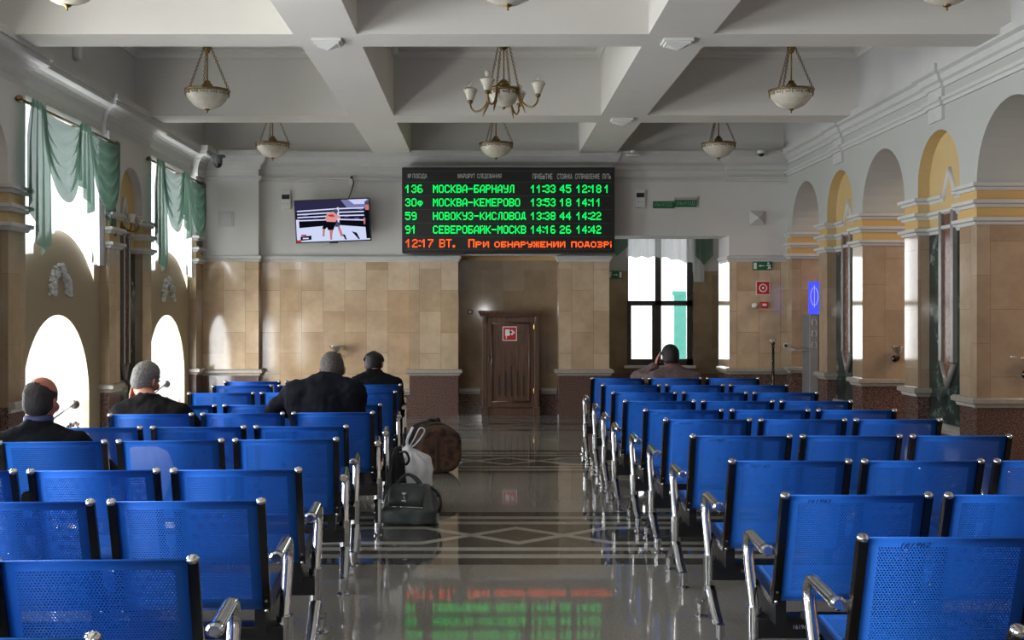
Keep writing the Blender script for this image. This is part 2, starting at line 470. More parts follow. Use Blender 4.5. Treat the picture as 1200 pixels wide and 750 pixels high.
w = struct('trim_1', bmP, M_left, 'white and marble piers between the windows, each with a shallow niche', 'pier')
struct('niche_back', bmN, M_niche, '', '', w); struct('niche_moulding', bmM, M_mould, '', '', w); struct('ledge', bmL, M_stone, '', '', w)
struct('green_panel', bmG, M_green, '', '', w); struct('brown_strip', bmV, M_brown, '', '', w); struct('strip_border', bmB, M_border, '', '', w)

# upper side walls, cornices
bm = NB(); box(bm, -4.35, -4.02, YB, 16.2, ZB - .02, ZC)
struct('trim_2', bm, M_white, 'plain white upper wall band above the window cornice', 'wall')
bm = NB()
path = [(XL, YB)]
for a, b in lp[:6]: path += [(XL, a), (XL + .04, a), (XL + .04, b), (XL, b)]
path += [(XL, 15.42), (-4.0, 15.42), (-4.0, 15.9)]
COVE = [(0, 3.38), (.03, 3.38), (.03, 3.42)] + [(.03 + .15 * (1 - math.cos(t)), 3.43 + .22 * math.sin(t)) for t in [PI / 2 * i / 6 for i in range(7)]] + [(.2, 3.66), (.2, 3.71), (.22, 3.71), (.22, 3.78), (0, 3.78)]
sweep(bm, path, COVE)
sweep(bm, [(XL, YB), (XL, 15.4)], [(0, 3.36), (.03, 3.36), (.04, 3.4), (0, 3.4)])
struct('trim_3', bm, M_mould, 'deep white cove cornice running along above the curtained windows', 'cornice')

# window frames and panes, one window per bay (the ornament over the lower arch is plaster)
for i, c in enumerate(WINC):
    w = bpy.data.objects.new('window_%d' % (i + 1), None); COL.objects.link(w); w.location = (XL - .025, c, 0)
    tag(w, 'tall bright window bay with a round arched opening below, ' + ('first behind the camera', 'second behind the camera', 'beside the camera', 'first before the camera, out of view', 'just outside the view', 'nearer of the two curtained bays in view', 'farther of the two curtained bays, next to the far wall')[i], 'window', None, 'structure')
    bm = NB()
    box(bm, -.02, .02, -.98, -.94, 2.0, 3.38); box(bm, -.02, .02, .94, .98, 2.0, 3.38)
    box(bm, -.02, .02, -.98, .98, 3.34, 3.38)
    link('window_frame', bm, M_frame, w)
    bm = NB(); o = [(u - c, v) for u, v in win_upper(c)]
    plate(bm, o, [], XW, -.004, .004); link('upper_pane', bm, M_glass, w)
    bm = NB(); o = [(u - c, v) for u, v in win_lower(c)]
    plate(bm, o, [], XW, -.004, .004); link('lower_pane', bm, M_glass, w)
    bm = NB()
    for j in range(90):
        t = j / 89; a = PI * (-.02 + 1.04 * t); rr = random.uniform(.15, .22)
        ell(bm, (.07 - .05 + random.uniform(0, .05), -math.cos(a) * rr * 1.1, 1.66 + math.sin(a) * rr * 1.25), (.025, random.uniform(.012, .026), random.uniform(.014, .032)), n=8)
    link('plaster_ornament', bm, M_mould, w, True)

# ------------------------------------------------------------------ right wall
AC = [-8.61, -5.65, -2.69, .27, 3.23, 6.19, 9.15, 12.11, 15.03]; AW = 1.28
NC = [(AC[i] + AC[i + 1]) / 2 for i in range(8)]; NW = .98
piers = [(YB, AC[0] - AW / 2)] + [(AC[i] + AW / 2, AC[i + 1] - AW / 2) for i in range(8)] + [(AC[8] + AW / 2, 16.0)]
bm = NB()
full = [(YB, 0), (16.0, 0), (16.0, 4.5), (YB, 4.5)]
# openings run from the floor: build the wall as the slab above plus one slab per pier
top = [(YB, 2.3)]
for c in AC: top += [(c - AW / 2, 2.3)] + arch(c, AW, 2.3, 2.62)[1:-1] + [(c + AW / 2, 2.3)]
top += [(16.0, 2.3), (16.0, 4.5), (YB, 4.5)]
def dedupe(L):
    o = []
    for p in L:
        if not o or (abs(p[0] - o[-1][0]) + abs(p[1] - o[-1][1])) > 1e-5: o.append(p)
    return o
nh = [[(u, v) for u, v in arch(c, NW, 2.3, 2.73)] for c in NC]
# front layer with niches (niche hole joins the lower edge)
topN = [(YB, 2.3)]
ops = sorted([(c, AW, 2.62) for c in AC] + [(c, NW, 2.73) for c in NC])
for c, wd, zs in ops: topN += [(c - wd / 2, 2.3)] + arch(c, wd, 2.3, zs)[1:-1] + [(c + wd / 2, 2.3)]
topN += [(16.0, 2.3), (16.0, 4.5), (YB, 4.5)]
plate(bm, dedupe(topN), [], XW, XR, XR + .13)
plate(bm, dedupe(top), [], XW, XR + .13, XR + .9)
for i, (a, b) in enumerate(piers):
    box(bm, XR + .13, XR + .9, a, b, 0, 2.3)
    if 1 <= i <= 8:
        c = NC[i - 1]; box(bm, XR, XR + .13, a, c - NW / 2, 0, 2.3); box(bm, XR, XR + .13, c + NW / 2, b, 0, 2.3)
    else: box(bm, XR, XR + .13, a, b, 0, 2.3)
bm.faces.ensure_lookup_table()
for f in bm.faces:                      # niche reveals are painted yellow
    q = f.calc_center_median(); n = f.normal
    f.normal_update()
    if XR + .01 < q.x < XR + .129 and abs(f.normal.x) < .5 and q.z > 2.3 and q.z < 3.4:
        for c in NC:
            if abs(q.y - c) < NW / 2 + .01: f.material_index = 1
struct('wall_right', bm, [M_right, M_niche], 'right wall with deep round arches and polished marble piers', 'wall')
bmM, bmL, bmN, bmG, bmV, bmB = NB(), NB(), NB(), NB(), NB(), NB()
for i, (a, b) in enumerate(piers):
    if 1 <= i <= 8:
        c = NC[i - 1]; n0, n1 = c - NW / 2, c + NW / 2; XN = XR + .128
        plan = [(XR + .9, b), (XR, b), (XR, n1), (XN, n1), (XN, n0), (XR, n0), (XR, a), (XR + .9, a)]
        for z in (2.28, 2.435): sweep(bmM, plan, MOULD(z))
        sweep(bmM, plan[:4] + [(XN, c + .13)], MOULD(2.585)); sweep(bmM, [(XN, c - .13)] + plan[4:], MOULD(2.585))
        for s in (-1, 1): tube(bmM, [(XN - .01, c + s * .14, 2.58), (XN - .01, c, 2.86)], .03, 6)
        sweep(bmL, plan[:3] + [(XN - .01, n1)], LEDGE(.69)); sweep(bmL, [(XN - .01, n0)] + plan[5:], LEDGE(.69))
        sweep(bmL, plan[3:5], LEDGE(.36))
        box(bmN, XN - .012, XN + .001, n0 + .001, n1 - .001, 2.25, 3.3)
        box(bmG, XN - .012, XN + .001, n0 + .001, n1 - .001, .36, 2.25)
        box(bmV, XN - .035, XN - .01, c - .1, c + .1, 1.0, 2.42)
        tb = bmesh.new(); vs = [tb.verts.new((XN - .035 + q, *p)) for q in (0, .025) for p in ((c - .1, 1.0), (c + .1, 1.0), (c, .82))]
        for f in ((0, 1, 2), (5, 4, 3), (0, 3, 4, 1), (1, 4, 5, 2), (2, 5, 3, 0)): tb.faces.new([vs[k] for k in f])
        merge(bmV, tb)
        for s in (-1, 1):
            box(bmB, XN - .055, XN - .01, c + s * .135 - .032, c + s * .135 + .032, 1.0, 2.45)
            tube(bmB, [(XN - .03, c + s * .135, 1.0), (XN - .03, c, .76)], .033, 6)
    else:
        plan = [(XR + .9, b), (XR, b), (XR, a), (XR + .9, a)] if i == 0 else [(XR, 16.0), (XR, a), (XR + .9, a)]
        for z in (2.28, 2.435, 2.585): sweep(bmM, plan, MOULD(z))
        sweep(bmL, plan, LEDGE(.69))
w = struct('trim_4', bmM, M_mould, 'three white string mouldings with a chevron over each niche of the arcade', 'moulding')
w2 = struct('trim_5', bmL, M_stone, 'grey stone ledge capping the granite plinth of the arcade', 'ledge')
w3 = struct('trim_6', bmG, M_green, 'dark green marble niche panels with long pointed brown strips', 'panel')
struct('niche_back', bmN, M_niche, '', '', w3); struct('brown_strip', bmV, M_brown, '', '', w3); struct('strip_border', bmB, M_border, '', '', w3)
bm = NB()
rp = [(XR, 15.95)]
for i in range(8, 0, -1):
    c = NC[i - 1]; rp += [(XR, c + .16), (XR - .03, c + .16), (XR - .03, c - .16), (XR, c - .16)]
rp += [(XR, YB)]
sweep(bm, rp, [(0, 3.6), (.02, 3.6), (.03, 3.64), (.06, 3.66), (.08, 3.71), (.12, 3.73), (.12, 3.8), (0, 3.8)])
sweep(bm, rp, [(0, 3.43), (.025, 3.43), (.03, 3.46), (.05, 3.47), (.05, 3.5), (0, 3.5)])
for c in NC: box(bm, XR - .03, XR + .01, c - .16, c + .16, 3.3, 3.62)
struct('trim_7', bm, M_mould, 'white cornice and lower moulding line above the arcade', 'cornice')
bm = NB(); box(bm, XR - .03, XR + .2, YB, 16.0, 3.79, ZC)
struct('trim_8', bm, M_white, 'plain white upper wall band above the arcade cornice', 'wall')
# side aisle behind the arches
bm = NB(); box(bm, 7.6, 7.8, YB, 16.4, 0, 4.5); box(bm, XR, 7.8, 15.95, 16.4, 0, 4.5); box(bm, XR, 7.8, YB - .2, YB, 0, 4.5)
struct('wall_aisle', bm, wall_mat('aisle_finish', .67, 2.27, 2.5, (196, 178, 166)), 'marble and pale wall of the side aisle beyond the arches', 'wall')

# ------------------------------------------------------------------ far wall
bm = NB()
box(bm, -4.35, -3.21, 15.8, 16.4, 0, 3.8, 0)
box(bm, -1.057, -.365, 15.8, 16.4, 0, 2.3, 0)
box(bm, 1.07, 1.787, 15.8, 16.4, 0, 2.3, 0)
box(bm, 3.515, XR + .3, 15.9, 16.6, 0, 3.8, 0)
box(bm, -3.21, -1.057, 15.95, 16.4, 0, 3.8, 1)
box(bm, -.365, 1.07, 16.15, 16.4, 0, 2.3, 2)
box(bm, -1.057, 1.787, 15.85, 16.4, 2.3, 3.8, 0)
box(bm, 1.787, 3.515, 15.9, 16.6, 2.585, 3.8, 0)
box(bm, -4.35, XR + .3, 15.98, 16.6, 3.75, 4.5, 0)
wf = struct('wall_far', bm, [M_far, M_farlow, M_alcove], 'far wall with marble panels, pilasters and a shallow alcove', 'wall')
bm = NB()
CAP = [(0, 2.21), (.015, 2.21), (.02, 2.24), (.04, 2.26), (.04, 2.29), (0, 2.3)]
sweep(bm, [(-4.0, 15.8), (-3.21, 15.8), (-3.21, 15.95), (-1.057, 15.95), (-1.057, 15.8), (-.365, 15.8), (-.365, 16.0)], CAP)
sweep(bm, [(1.07, 16.0), (1.07, 15.8), (1.787, 15.8), (1.787, 16.1)], CAP); sweep(bm, [(3.515, 16.5), (3.515, 15.9), (XR, 15.9)], CAP)
far_path = [(-4.0, 15.8), (-3.21, 15.8), (-3.21, 15.95), (-1.1, 15.95), (-1.1, 15.85), (1.8, 15.85), (1.8, 15.9), (3.5, 15.9), (3.5, 15.87), (XR, 15.87)]
sweep(bm, far_path, [(0, 3.52), (.03, 3.52), (.04, 3.58), (.1, 3.62), (.14, 3.7), (.14, 3.78), (0, 3.78)])
sweep(bm, far_path, [(0, 3.36), (.02, 3.36), (.025, 3.39), (.04, 3.4), (.04, 3.43), (0, 3.43)])
struct('trim_9', bm, M_mould, 'white cornice and moulding lines across the far wall', 'cornice')
bm = NB()
sweep(bm, [(-4.0, 15.8), (-3.21, 15.8), (-3.21, 15.95)], LEDGE(.645))
sweep(bm, [(-1.057, 15.95), (-1.057, 15.8), (-.365, 15.8), (-.365, 16.0)], LEDGE(.645))
sweep(bm, [(1.07, 16.0), (1.07, 15.8), (1.787, 15.8), (1.787, 16.1)], LEDGE(.645))
sweep(bm, [(3.515, 16.5), (3.515, 15.9), (XR, 15.9)], LEDGE(.66))
sweep(bm, [(-3.2, 15.95), (-1.06, 15.95)], LEDGE(.36)); sweep(bm, [(-.36, 16.15), (-.05, 16.15)], LEDGE(.36)); sweep(bm, [(.83, 16.15), (1.06, 16.15)], LEDGE(.36))
struct('trim_10', bm, M_stone, 'grey stone ledges capping the granite plinths of the far wall', 'ledge')

# lobby beyond the far opening, with its window
LY = 18.0
wx0, wx1, wz0, wz1 = 2.325, 3.40, .63, 2.9
bm = NB()
plate(bm, [(.6, 0), (6.2, 0), (6.2, 4.5), (.6, 4.5)], [[(wx0, wz0), (wx1, wz0), (wx1, wz1), (wx0, wz1)], [(.95, wz0), (2.0, wz0), (2.0, wz1), (.95, wz1)]], YW, LY, LY + .35)
box(bm, .6, .8, 16.4, LY, 0, 4.5); box(bm, 6.0, 6.2, 16.4, LY, 0, 4.5)
struct('wall_lobby', bm, M_lobby, 'marble and white wall of the lobby beyond the opening', 'wall')
w = bpy.data.objects.new('window_9', None); COL.objects.link(w); w.location = ((wx0 + wx1) / 2, LY + .12, 0)
tag(w, 'bright four-pane dark framed window beyond the opening in the far wall', 'window', None, 'structure')
M_dkframe = plain('dark_frame_paint', rgb(64, 62, 62), .4)
bm = NB(); hw = (wx1 - wx0) / 2
for x0, x1, z0, z1 in ((-hw, -hw + .03, wz0, wz1), (hw - .09, hw, wz0, wz1), (-.07, .03, wz0, wz1), (-hw, hw, wz0, wz0 + .1), (-hw, hw, 1.6, 1.68), (-hw, hw, wz1 - .07, wz1)):
    box(bm, x0, x1, -.035, .035, z0, z1)
box(bm, -hw + .03, -hw + .08, -.03, .03, wz0, 1.6); box(bm, -.12, -.07, -.03, .03, wz0, 1.6)
link('window_frame', bm, M_dkframe, w)
for a, b in ((-hw + .03, -.07), (.03, hw - .09)):
    for c, d in ((wz0 + .1, 1.6), (1.68, wz1 - .07)):
        bm = NB(); box(bm, a, b, -.004, .004, c, d); link('pane', bm, M_glass, w)
bm = NB(); box(bm, -hw - .05, hw + .02, -.22, -.04, wz0 - .04, wz0); link('window_sill', bm, M_whiteplastic, w)
w = bpy.data.objects.new('window_8', None); COL.objects.link(w); w.location = (1.475, LY + .12, 0)
tag(w, 'second lobby window, hidden behind the far wall and seen only mirrored in the polished piers', 'window', None, 'structure')
bm = NB()
for x0, x1, z0, z1 in ((-.525, -.47, wz0, wz1), (.47, .525, wz0, wz1), (-.03, .03, wz0, wz1), (-.525, .525, wz0, wz0 + .1), (-.525, .525, 1.6, 1.68), (-.525, .525, wz1 - .07, wz1)): box(bm, x0, x1, -.035, .035, z0, z1)
link('window_frame', bm, M_dkframe, w)
bm = NB(); box(bm, -.5, .5, -.004, .004, wz0, wz1); link('pane', bm, M_glass, w)
# street side seen through that window
bm = NB(); box(bm, 3.6, 6.0, 21.0, 22.0, -.3, 1.82); box(bm, 3.56, 6.05, 20.95, 22.05, 1.82, 1.9)
o = link('street_kiosk', bm, plain('turquoise_cladding', rgb(130, 235, 222), .5)); tag(o, 'turquoise clad kiosk outside, seen through the lobby window', 'kiosk', None)

# back wall
bm = NB()
box(bm, -4.6, 7.8, YB - .35, YB, 0, 4.6)
struct('wall_back', bm, M_far, 'plain marble and white wall behind the camera', 'wall')

# ------------------------------------------------------------------ BENCHES
SP, SWD = .575, .532          # seat pitch, seat width
PROF = [(.275, .425), (.262, .441), (.235, .447), (.12, .437), (.0, .425), (-.1, .414), (-.155, .408), (-.178, .420), (-.19, .45), (-.225, .56), (-.262, .68), (-.296, .79), (-.304, .812), (-.315, .818)]
prof3 = [V((0, y, z)) for y, z in PROF]
def sheet(bm, pts, w, th=.004):
    uvl = bm.loops.layers.uv.new('uv'); rows = []; v = 0.0; vv = []
    for i, p in enumerate(pts):
        if i: v += (p - pts[i - 1]).length
        vv.append(v); rows.append([bm.verts.new((x, p.y, p.z)) for x in (-w / 2, w / 2)])
    for i in range(len(rows) - 1):
        f = bm.faces.new((rows[i][0], rows[i][1], rows[i + 1][1], rows[i + 1][0])); f.smooth = True
        for lp_, (x, q) in zip(f.loops, ((-w / 2, i), (w / 2, i), (w / 2, i + 1), (-w / 2, i + 1))): lp_[uvl].uv = (x, vv[q])
def sheet_obj(name, pts, parent):
    bm = NB(); sheet(bm, pts, SWD - .05)
    o = link(name, bm, M_blue, parent); s = o.modifiers.new('thick', 'SOLIDIFY'); s.thickness = .003; s.offset = 0
    return o
bench_meshes = {}
def bench_parts(root):
    "builds one bench under root"
    for k in (-1, 0, 1):
        x = k * SP
        o = sheet_obj('seat', prof3[:7], root); o.location.x = x
        o = sheet_obj('backrest', prof3[7:], root); o.location.x = x
        for s in (-1, 1):
            xr = x + s * (SWD / 2 - .014)
            bm = NB(); tube(bm, spline([V((0, p.y, p.z)) for p in prof3[1:13]], 2), .0165, 4, flat=1.0, up=V((1, 0, 1)).normalized())
            for v in bm.verts: v.co.x *= 1.18
            ell(bm, (0, -.15, .44), (.014, .03, .045), n=8)
            rl = link('side_rail', bm, M_dark, root, 'auto'); rl.location.x = xr
            bm = NB(); tube(bm, [(0, -.304, .811), (0, -.308, .818), (0, -.310, .823), (0, -.311, .825)], [.0165, .0165, .013, .006], 12, flat=1.0)
            for v in bm.verts: v.co.x *= 1.05
            cp = link('rail_cap', bm, M_chrome, rl, True)
            bm = NB(); ell(bm, (s * -.0, -.198, .45), (.008, .006, .008), n=8); ell(bm, (0, -.185, .41), (.008, .006, .008), n=8)
            link('bolt', bm, M_chrome, rl, True)
    L = 1.5 * SP
    bm = NB(); box(bm, -L, L, -.045, .045, .235, .315, 0, .006)
    for k in (-1, 0, 1):
        for s in (-1, 1): box(bm, k * SP + s * .22 - .02, k * SP + s * .22 + .02, -.13, .2, .31, .415)
    link('beam', bm, M_beam, root)
    for s in (-1, 1):
        X = s * L
        bm = NB()
        tube(bm, [(X, 0, .17), (X, 0, .255), (X, 0, .256), (X, 0, .345)], [.027, .027, .030, .030], 14)
        for d in (-1, 1):
            tube(bm, spline([(X, d * .005, .2), (X, d * .05, .17), (X, d * .13, .115), (X, d * .19, .085), (X, d * .215, .07)], 4), [.026] * 4 + [.024] * 8 + [.022] * 5, 10, flat=.8)
        lg = link('leg', bm, M_chrome, root, 'auto')
        for d in (-1, 1):
            bm = NB(); lathe(bm, [(0, 0), (.034, 0), (.034, .006), (.012, .016), (.012, .026), (.024, .027), (.024, .085), (0, .09)], V((X, d * .215, 0)), 14)
            link('foot', bm, M_chrome, lg, 'auto')
        bm = NB()
        pts = spline([(X, .0, .335), (X, .03, .40), (X, .07, .48), (X, .095, .545), (X, .085, .59), (X, .045, .612), (X, -.02, .61), (X, -.1, .605), (X, -.18, .60)], 5)
        tube(bm, pts, .0185, 12, flat=1.15, up=V((1, 0, 0)))
        am = link('armrest', bm, M_chrome, root, True)
        bm = NB(); tube(bm, [(X, -.165, .60), (X, -.175, .60), (X, -.202, .60), (X, -.209, .60)], [.019, .0215, .0215, .015], 12, flat=1.15, up=V((1, 0, 0)))
        link('armrest_cap', bm, M_chrome, am, 'auto')
def copy_tree(o, parent=None):
    c = o.copy(); COL.objects.link(c)
    if parent: c.parent = parent
    for ch in list(o.children): copy_tree(ch, c)
    return c
ORD = ['nearest', 'second', 'third', 'fourth', 'fifth', 'sixth', 'seventh', 'eighth', 'ninth', 'tenth', 'eleventh']
OFF = .305                      # from the back's top edge to the beam
# right block: depth of each back's top edge, left outer end
RB = [(2.23, 1.06), (3.16, 1.065), (3.9, 1.045), (4.81, 1.062), (5.80, 1.079), (6.70, 1.085), (7.37, 1.06), (8.13, 1.02), (9.02, 1.038), (9.98, 1.057), (11.05, 1.064)]
# left block: depth at the left and right end of each back, right outer end
LBK = [(2.15, 2.18, -.76), (2.80, 2.88, -.755), (3.72, 3.78, -.755), (4.48, 4.54, -.755), (5.50, 5.66, -.765), (6.20, 6.30, -.785), (7.03, 7.20, -.735), (7.72, 7.82, -.735), (8.95, 9.13, -.745), (9.88, 10.06, -.775), (10.52, 10.62, -.80)]
HALF = SP + SWD / 2
first = None; BEN = {}
def place_bench(name, x, y, rz, label, group):
    global first
    if first is None:
        r = thing(name, (0, 0, 0), label, 'bench', group); bench_parts(r); first = r
    else:
        r = copy_tree(first); r['label'] = label
    r['group'] = group
    r.location = (x, y, 0); r.rotation_euler = (0, 0, rz); return r
for i, (y, xl) in enumerate(RB):
    BEN['R', i] = place_bench('waiting_bench', xl + HALF, y + OFF, 0, 'blue perforated steel three-seat bench, %s row from the camera, right of the aisle' % ORD[i], 'blue benches right of the aisle')
for i, (ya, yb, xr) in enumerate(LBK):
    BEN['L', i] = place_bench('waiting_bench', xr - HALF, (ya + yb) / 2 + OFF, math.atan2(yb - ya, 2 * HALF), 'blue perforated steel three-seat bench, %s row from the camera, left of the aisle' % ORD[i], 'blue benches left of the aisle')
M_ink = plain('black_marker_ink', rgb(8, 14, 40), .6)
M_paintmark = plain('white_stencil_paint', rgb(190, 195, 205), .6)
for i in range(1, 8):
    t = text_obj('number_marking', ('161962', '161965', '16/1 62', '161962', '161971', '161975', '161962')[i - 1], M_ink, .085, .014, BEN['R', i], shear=.3)
    t.location = (-SP - (.1 if i == 1 else .13), -.3045, .795); t.rotation_euler = (math.radians(18), 0, 0)
for i in (2, 3, 4):
    t = text_obj('number_stencil', '161962', M_paintmark, .06, .016, BEN['R', i]); t.location = (-SP - .12, -.0465, .28)

# ------------------------------------------------------------------ DEPARTURE BOARD
G5 = {
'0': "01110 10001 10001 10001 10001 10001 01110", '1': "00100 01100 10100 00100 00100 00100 00100", '2': "01110 10001 00001 00110 01000 10000 11111",
'3': "01110 10001 00001 00110 00001 10001 01110", '4': "00010 00110 01010 10010 11111 00010 00010", '5': "11111 10000 11110 00001 00001 10001 01110",
'6': "01110 10000 10000 11110 10001 10001 01110", '7': "11111 00001 00010 00100 00100 01000 01000", '8': "01110 10001 10001 01110 10001 10001 01110",
'9': "01110 10001 10001 01111 00001 00001 01110", '-': "00000 00000 00000 11111 00000 00000 00000", '.': "00 00 00 00 00 11 11", ':': "00 11 00 00 00 11 00",
'А': "00110 01001 10001 10001 11111 10001 10001", 'Б': "11111 10000 10000 11110 10001 10001 11110", 'В': "11110 10001 10001 11110 10001 10001 11110",
'Д': "00110 01010 01010 01010 01010 11111 10001", 'Е': "11111 10000 10000 11110 10000 10000 11111", 'З': "01110 10001 00001 00110 00001 10001 01110",
'И': "10001 10001 10011 10101 11001 10001 10001", 'Й': "10101 10001 10011 10101 11001 10001 10001", 'К': "10001 10010 10100 11000 10100 10010 10001",
'Л': "00111 01001 01001 01001 01001 01001 10001", 'М': "10001 11011 10101 10101 10001 10001 10001", 'Н': "10001 10001 10001 11111 10001 10001 10001",
'О': "01110 10001 10001 10001 10001 10001 01110", 'Р': "11110 10001 10001 11110 10000 10000 10000", 'С': "01110 10001 10000 10000 10000 10001 01110",
'Т': "11111 00100 00100 00100 00100 00100 00100", 'У': "10001 10001 10001 01111 00001 00001 01110", 'П': "11111 10001 10001 10001 10001 10001 10001",
'ф': "00000 00000 01110 10101 10101 01110 00100", ' ': "000 000 000 000 000 000 000",
'р': "00000 00000 11110 10001 11110 10000 10000", 'и': "00000 00000 10011 10101 10101 11001 10001", 'о': "00000 00000 01110 10001 10001 10001 01110",
'б': "00000 00000 11111 10000 11110 10001 11110", 'н': "00000 00000 10001 10001 11111 10001 10001", 'а': "00000 00000 01110 10001 11111 10001 10001",
'у': "00000 00000 10001 10001 01111 00001 01110", 'ж': "00000 00000 10101 10101 01110 10101 10101", 'е': "00000 00000 11111 10000 11110 10000 11111",
'п': "00000 00000 11111 10001 10001 10001 10001", 'д': "00000 00000 01110 01010 01010 11111 10001", 'з': "00000 00000 11110 00001 01110 00001 11110", 'і': "0 0 1 0 1 1 1"}
BY = 15.5
board = thing('departure_board', P(595.5, 296, BY + .1), 'black electronic train departure board with green and red lettering on the far wall', 'sign')
bl = board.location
def bpx(px, py): q = P(px, py, BY); return q.x - bl.x, q.z - bl.z
x0, zt = bpx(471, 196); x1, zb = bpx(720.5, 296.5)
bm = NB(); box(bm, x0, x1, -.1, .2, zb, zt, 0, .008)
link('cabinet', bm, M_black, board)
bm = NB(); xa, za = bpx(474, 199.5); xb, zb2 = bpx(717.5, 293); box(bm, xa, xb, -.104, -.098, zb2, za)
link('display_panel', bm, plain('board_face', rgb(14, 18, 18), .3, 0, .05), board)
bm = NB()
for py in (200.5, 213.3, 229.5, 245.6, 261.6, 277.2, 292.3):
    xa, z = bpx(475, py); xb, _ = bpx(717, py); box(bm, xa, xb, -.107, -.103, z - .004, z + .004)
link('divider', bm, plain('board_rule', rgb(58, 66, 62), .5), board)
M_led_g = emissive('green_led', (0.0, 1.0, .12, 1), 1.5); M_led_r = emissive('red_led', (1.0, .10, .015, 1), 1.7)
def led(bm, s, px, py, cw, ch, adv=6, th=1.12):
    for chx in s:
        rows = G5[chx].split(); w = len(rows[0])
        for r, row in enumerate(rows):
            k = 0
            while k < w:
                if row[k] == '1':
                    e = k
                    while e < w and row[e] == '1': e += 1
                    xa, za = bpx(px + k * cw - .1, py + r * ch - .1); xb, zb_ = bpx(px + (e - 1) * cw + cw * .98, py + r * ch + ch * .98)
                    vs = [bm.verts.new(q) for q in ((xa, -.1075, za), (xb, -.1075, za), (xb, -.1075, zb_), (xa, -.1075, zb_))]
                    bm.faces.new(vs); k = e
                else: k += 1
        px += (w + (1 if w > 2 else .4)) * cw
ROWS = [('136', 'МОСКВА-БАРНАУЛ', '11:33', '45', '12:18', '1'), ('30ф', 'МОСКВА-КЕМЕРОВО', '13:53', '18', '14:11', ''),
        ('59', 'НОВОКУЗ-КИСЛОВОД', '13:38', '44', '14:22', ''), ('91', 'СЕВЕРОБАЙК-МОСКВ', '14:16', '26', '14:42', '')]
for r, row in enumerate(ROWS):
    py = (216.8, 232.7, 248.6, 264.5)[r]
    for s, px, cw in zip(row, (475, 507.5, 622, 656, 675.5, 708.5), (1.2, 1.145, 1.14, 1.2, 1.14, 1.1)):
        if s:
            bm = NB(); led(bm, s, px, py, cw, 1.33); link('green_lettering', bm, M_led_g, board)
for w_, px, cw in (('12:17', 475.5, 1.27), ('ВТ.', 515, 1.3), ('При', 549, 1.42), ('обнаружении', 579.5, 1.275), ('подозрі', 669.5, 1.27)):
    bm = NB(); led(bm, w_, px, 280.3, cw, 1.4); link('red_lettering', bm, M_led_r, board)
M_hdr = plain('grey_print', rgb(215, 220, 216), .6)
for s, a, b in (('№ ПОЕЗДА', 478, 500.5), ('МАРШРУТ  СЛЕДОВАНИЯ', 536.5, 587.5), ('ПРИБЫТИЕ', 624, 647.3), ('СТОЯНКА', 652.8, 670.6), ('ОТПРАВЛЕНИЕ', 674, 702.5), ('ПУТЬ', 706, 715.6)):
    xa, z = bpx(a, 206.8); xb, _ = bpx(b, 206.8)
    t = text_obj('heading', s, M_hdr, xb - xa, .075, board); t.location = ((xa + xb) / 2, -.107, z)

# ------------------------------------------------------------------ TELEVISION
TY = 15.72
tv = thing('wall_television', P(390.5, 258.5, TY + .06), 'flat wall television showing two fighters in a ring', 'television')
tv.rotation_euler = (math.radians(4), math.radians(2.2) * -1, 0)
tw, th = 1.075, .61
bm = NB(); box(bm, -tw / 2, tw / 2, -.05, 0, -th / 2, th / 2, 0, .006); link('housing', bm, M_black, tv)
bm = NB(); box(bm, -.15, .15, 0, .16, -.15, .15); link('wall_bracket', bm, M_beam, tv)
def scr(bm, pts, layer, mi):
    vs = [bm.verts.new((((u - .5) * (tw - .035)), -.0505 - layer * .0004, (.5 - v) * (th - .035))) for u, v in pts]
    f = bm.faces.new(vs); f.material_index = mi
bm = NB(); TVM = []
def tvm(c, s=1.0): TVM.append(emissive('screen_colour', rgb(*c), s)); return len(TVM) - 1
c_top = tvm((44, 42, 70)); c_glow = tvm((200, 205, 245)); c_glow2 = tvm((120, 120, 165)); c_mat = tvm((205, 215, 245)); c_dk = tvm((22, 20, 40)); c_rope = tvm((210, 215, 250))
c_skin = tvm((215, 150, 145)); c_skin2 = tvm((190, 120, 120)); c_blk = tvm((12, 12, 22)); c_red = tvm((190, 50, 50)); c_pur = tvm((90, 80, 150)); c_grey = tvm((70, 74, 100))
R4 = lambda a, b, c, d: [(a, b), (c, b), (c, d), (a, d)]
scr(bm, R4(0, 0, 1, .62), 0, c_top); scr(bm, [(0, .66), (.55, .6), (1, .68), (1, 1), (0, 1)], 1, c_mat)
scr(bm, [(.62, 0), (1, 0), (1, .16), (.9, .26), (.7, .2)], 1, c_glow2); scr(bm, [(.72, 0), (.98, 0), (.94, .12), (.8, .12)], 2, c_glow)
scr(bm, [(0, .28), (.55, .3), (1, .25), (1, .62), (.55, .56), (0, .6)], 1, c_dk); scr(bm, [(0, .5), (.55, .5), (1, .56), (1, .7), (.55, .61), (0, .66)], 2, c_blk)
for k in range(6): scr(bm, R4(.1 + k * .14, .33 + (k % 3) * .06, .16 + k * .14, .37 + (k % 3) * .06), 2, c_pur)
for a, b, c in ((.23, .2, .2), (.31, .29, .29), (.385, .37, .38), (.46, .46, .5)):
    scr(bm, [(.02, a), (.57, b), (.57, b + .03), (.02, a + .03)], 3, c_rope); scr(bm, [(.57, b), (.93, c), (.93, c + .03), (.57, b + .03)], 3, c_rope)
scr(bm, R4(.565, .18, .59, .62), 3, c_rope); scr(bm, R4(0, .45, .04, .9), 3, c_rope)
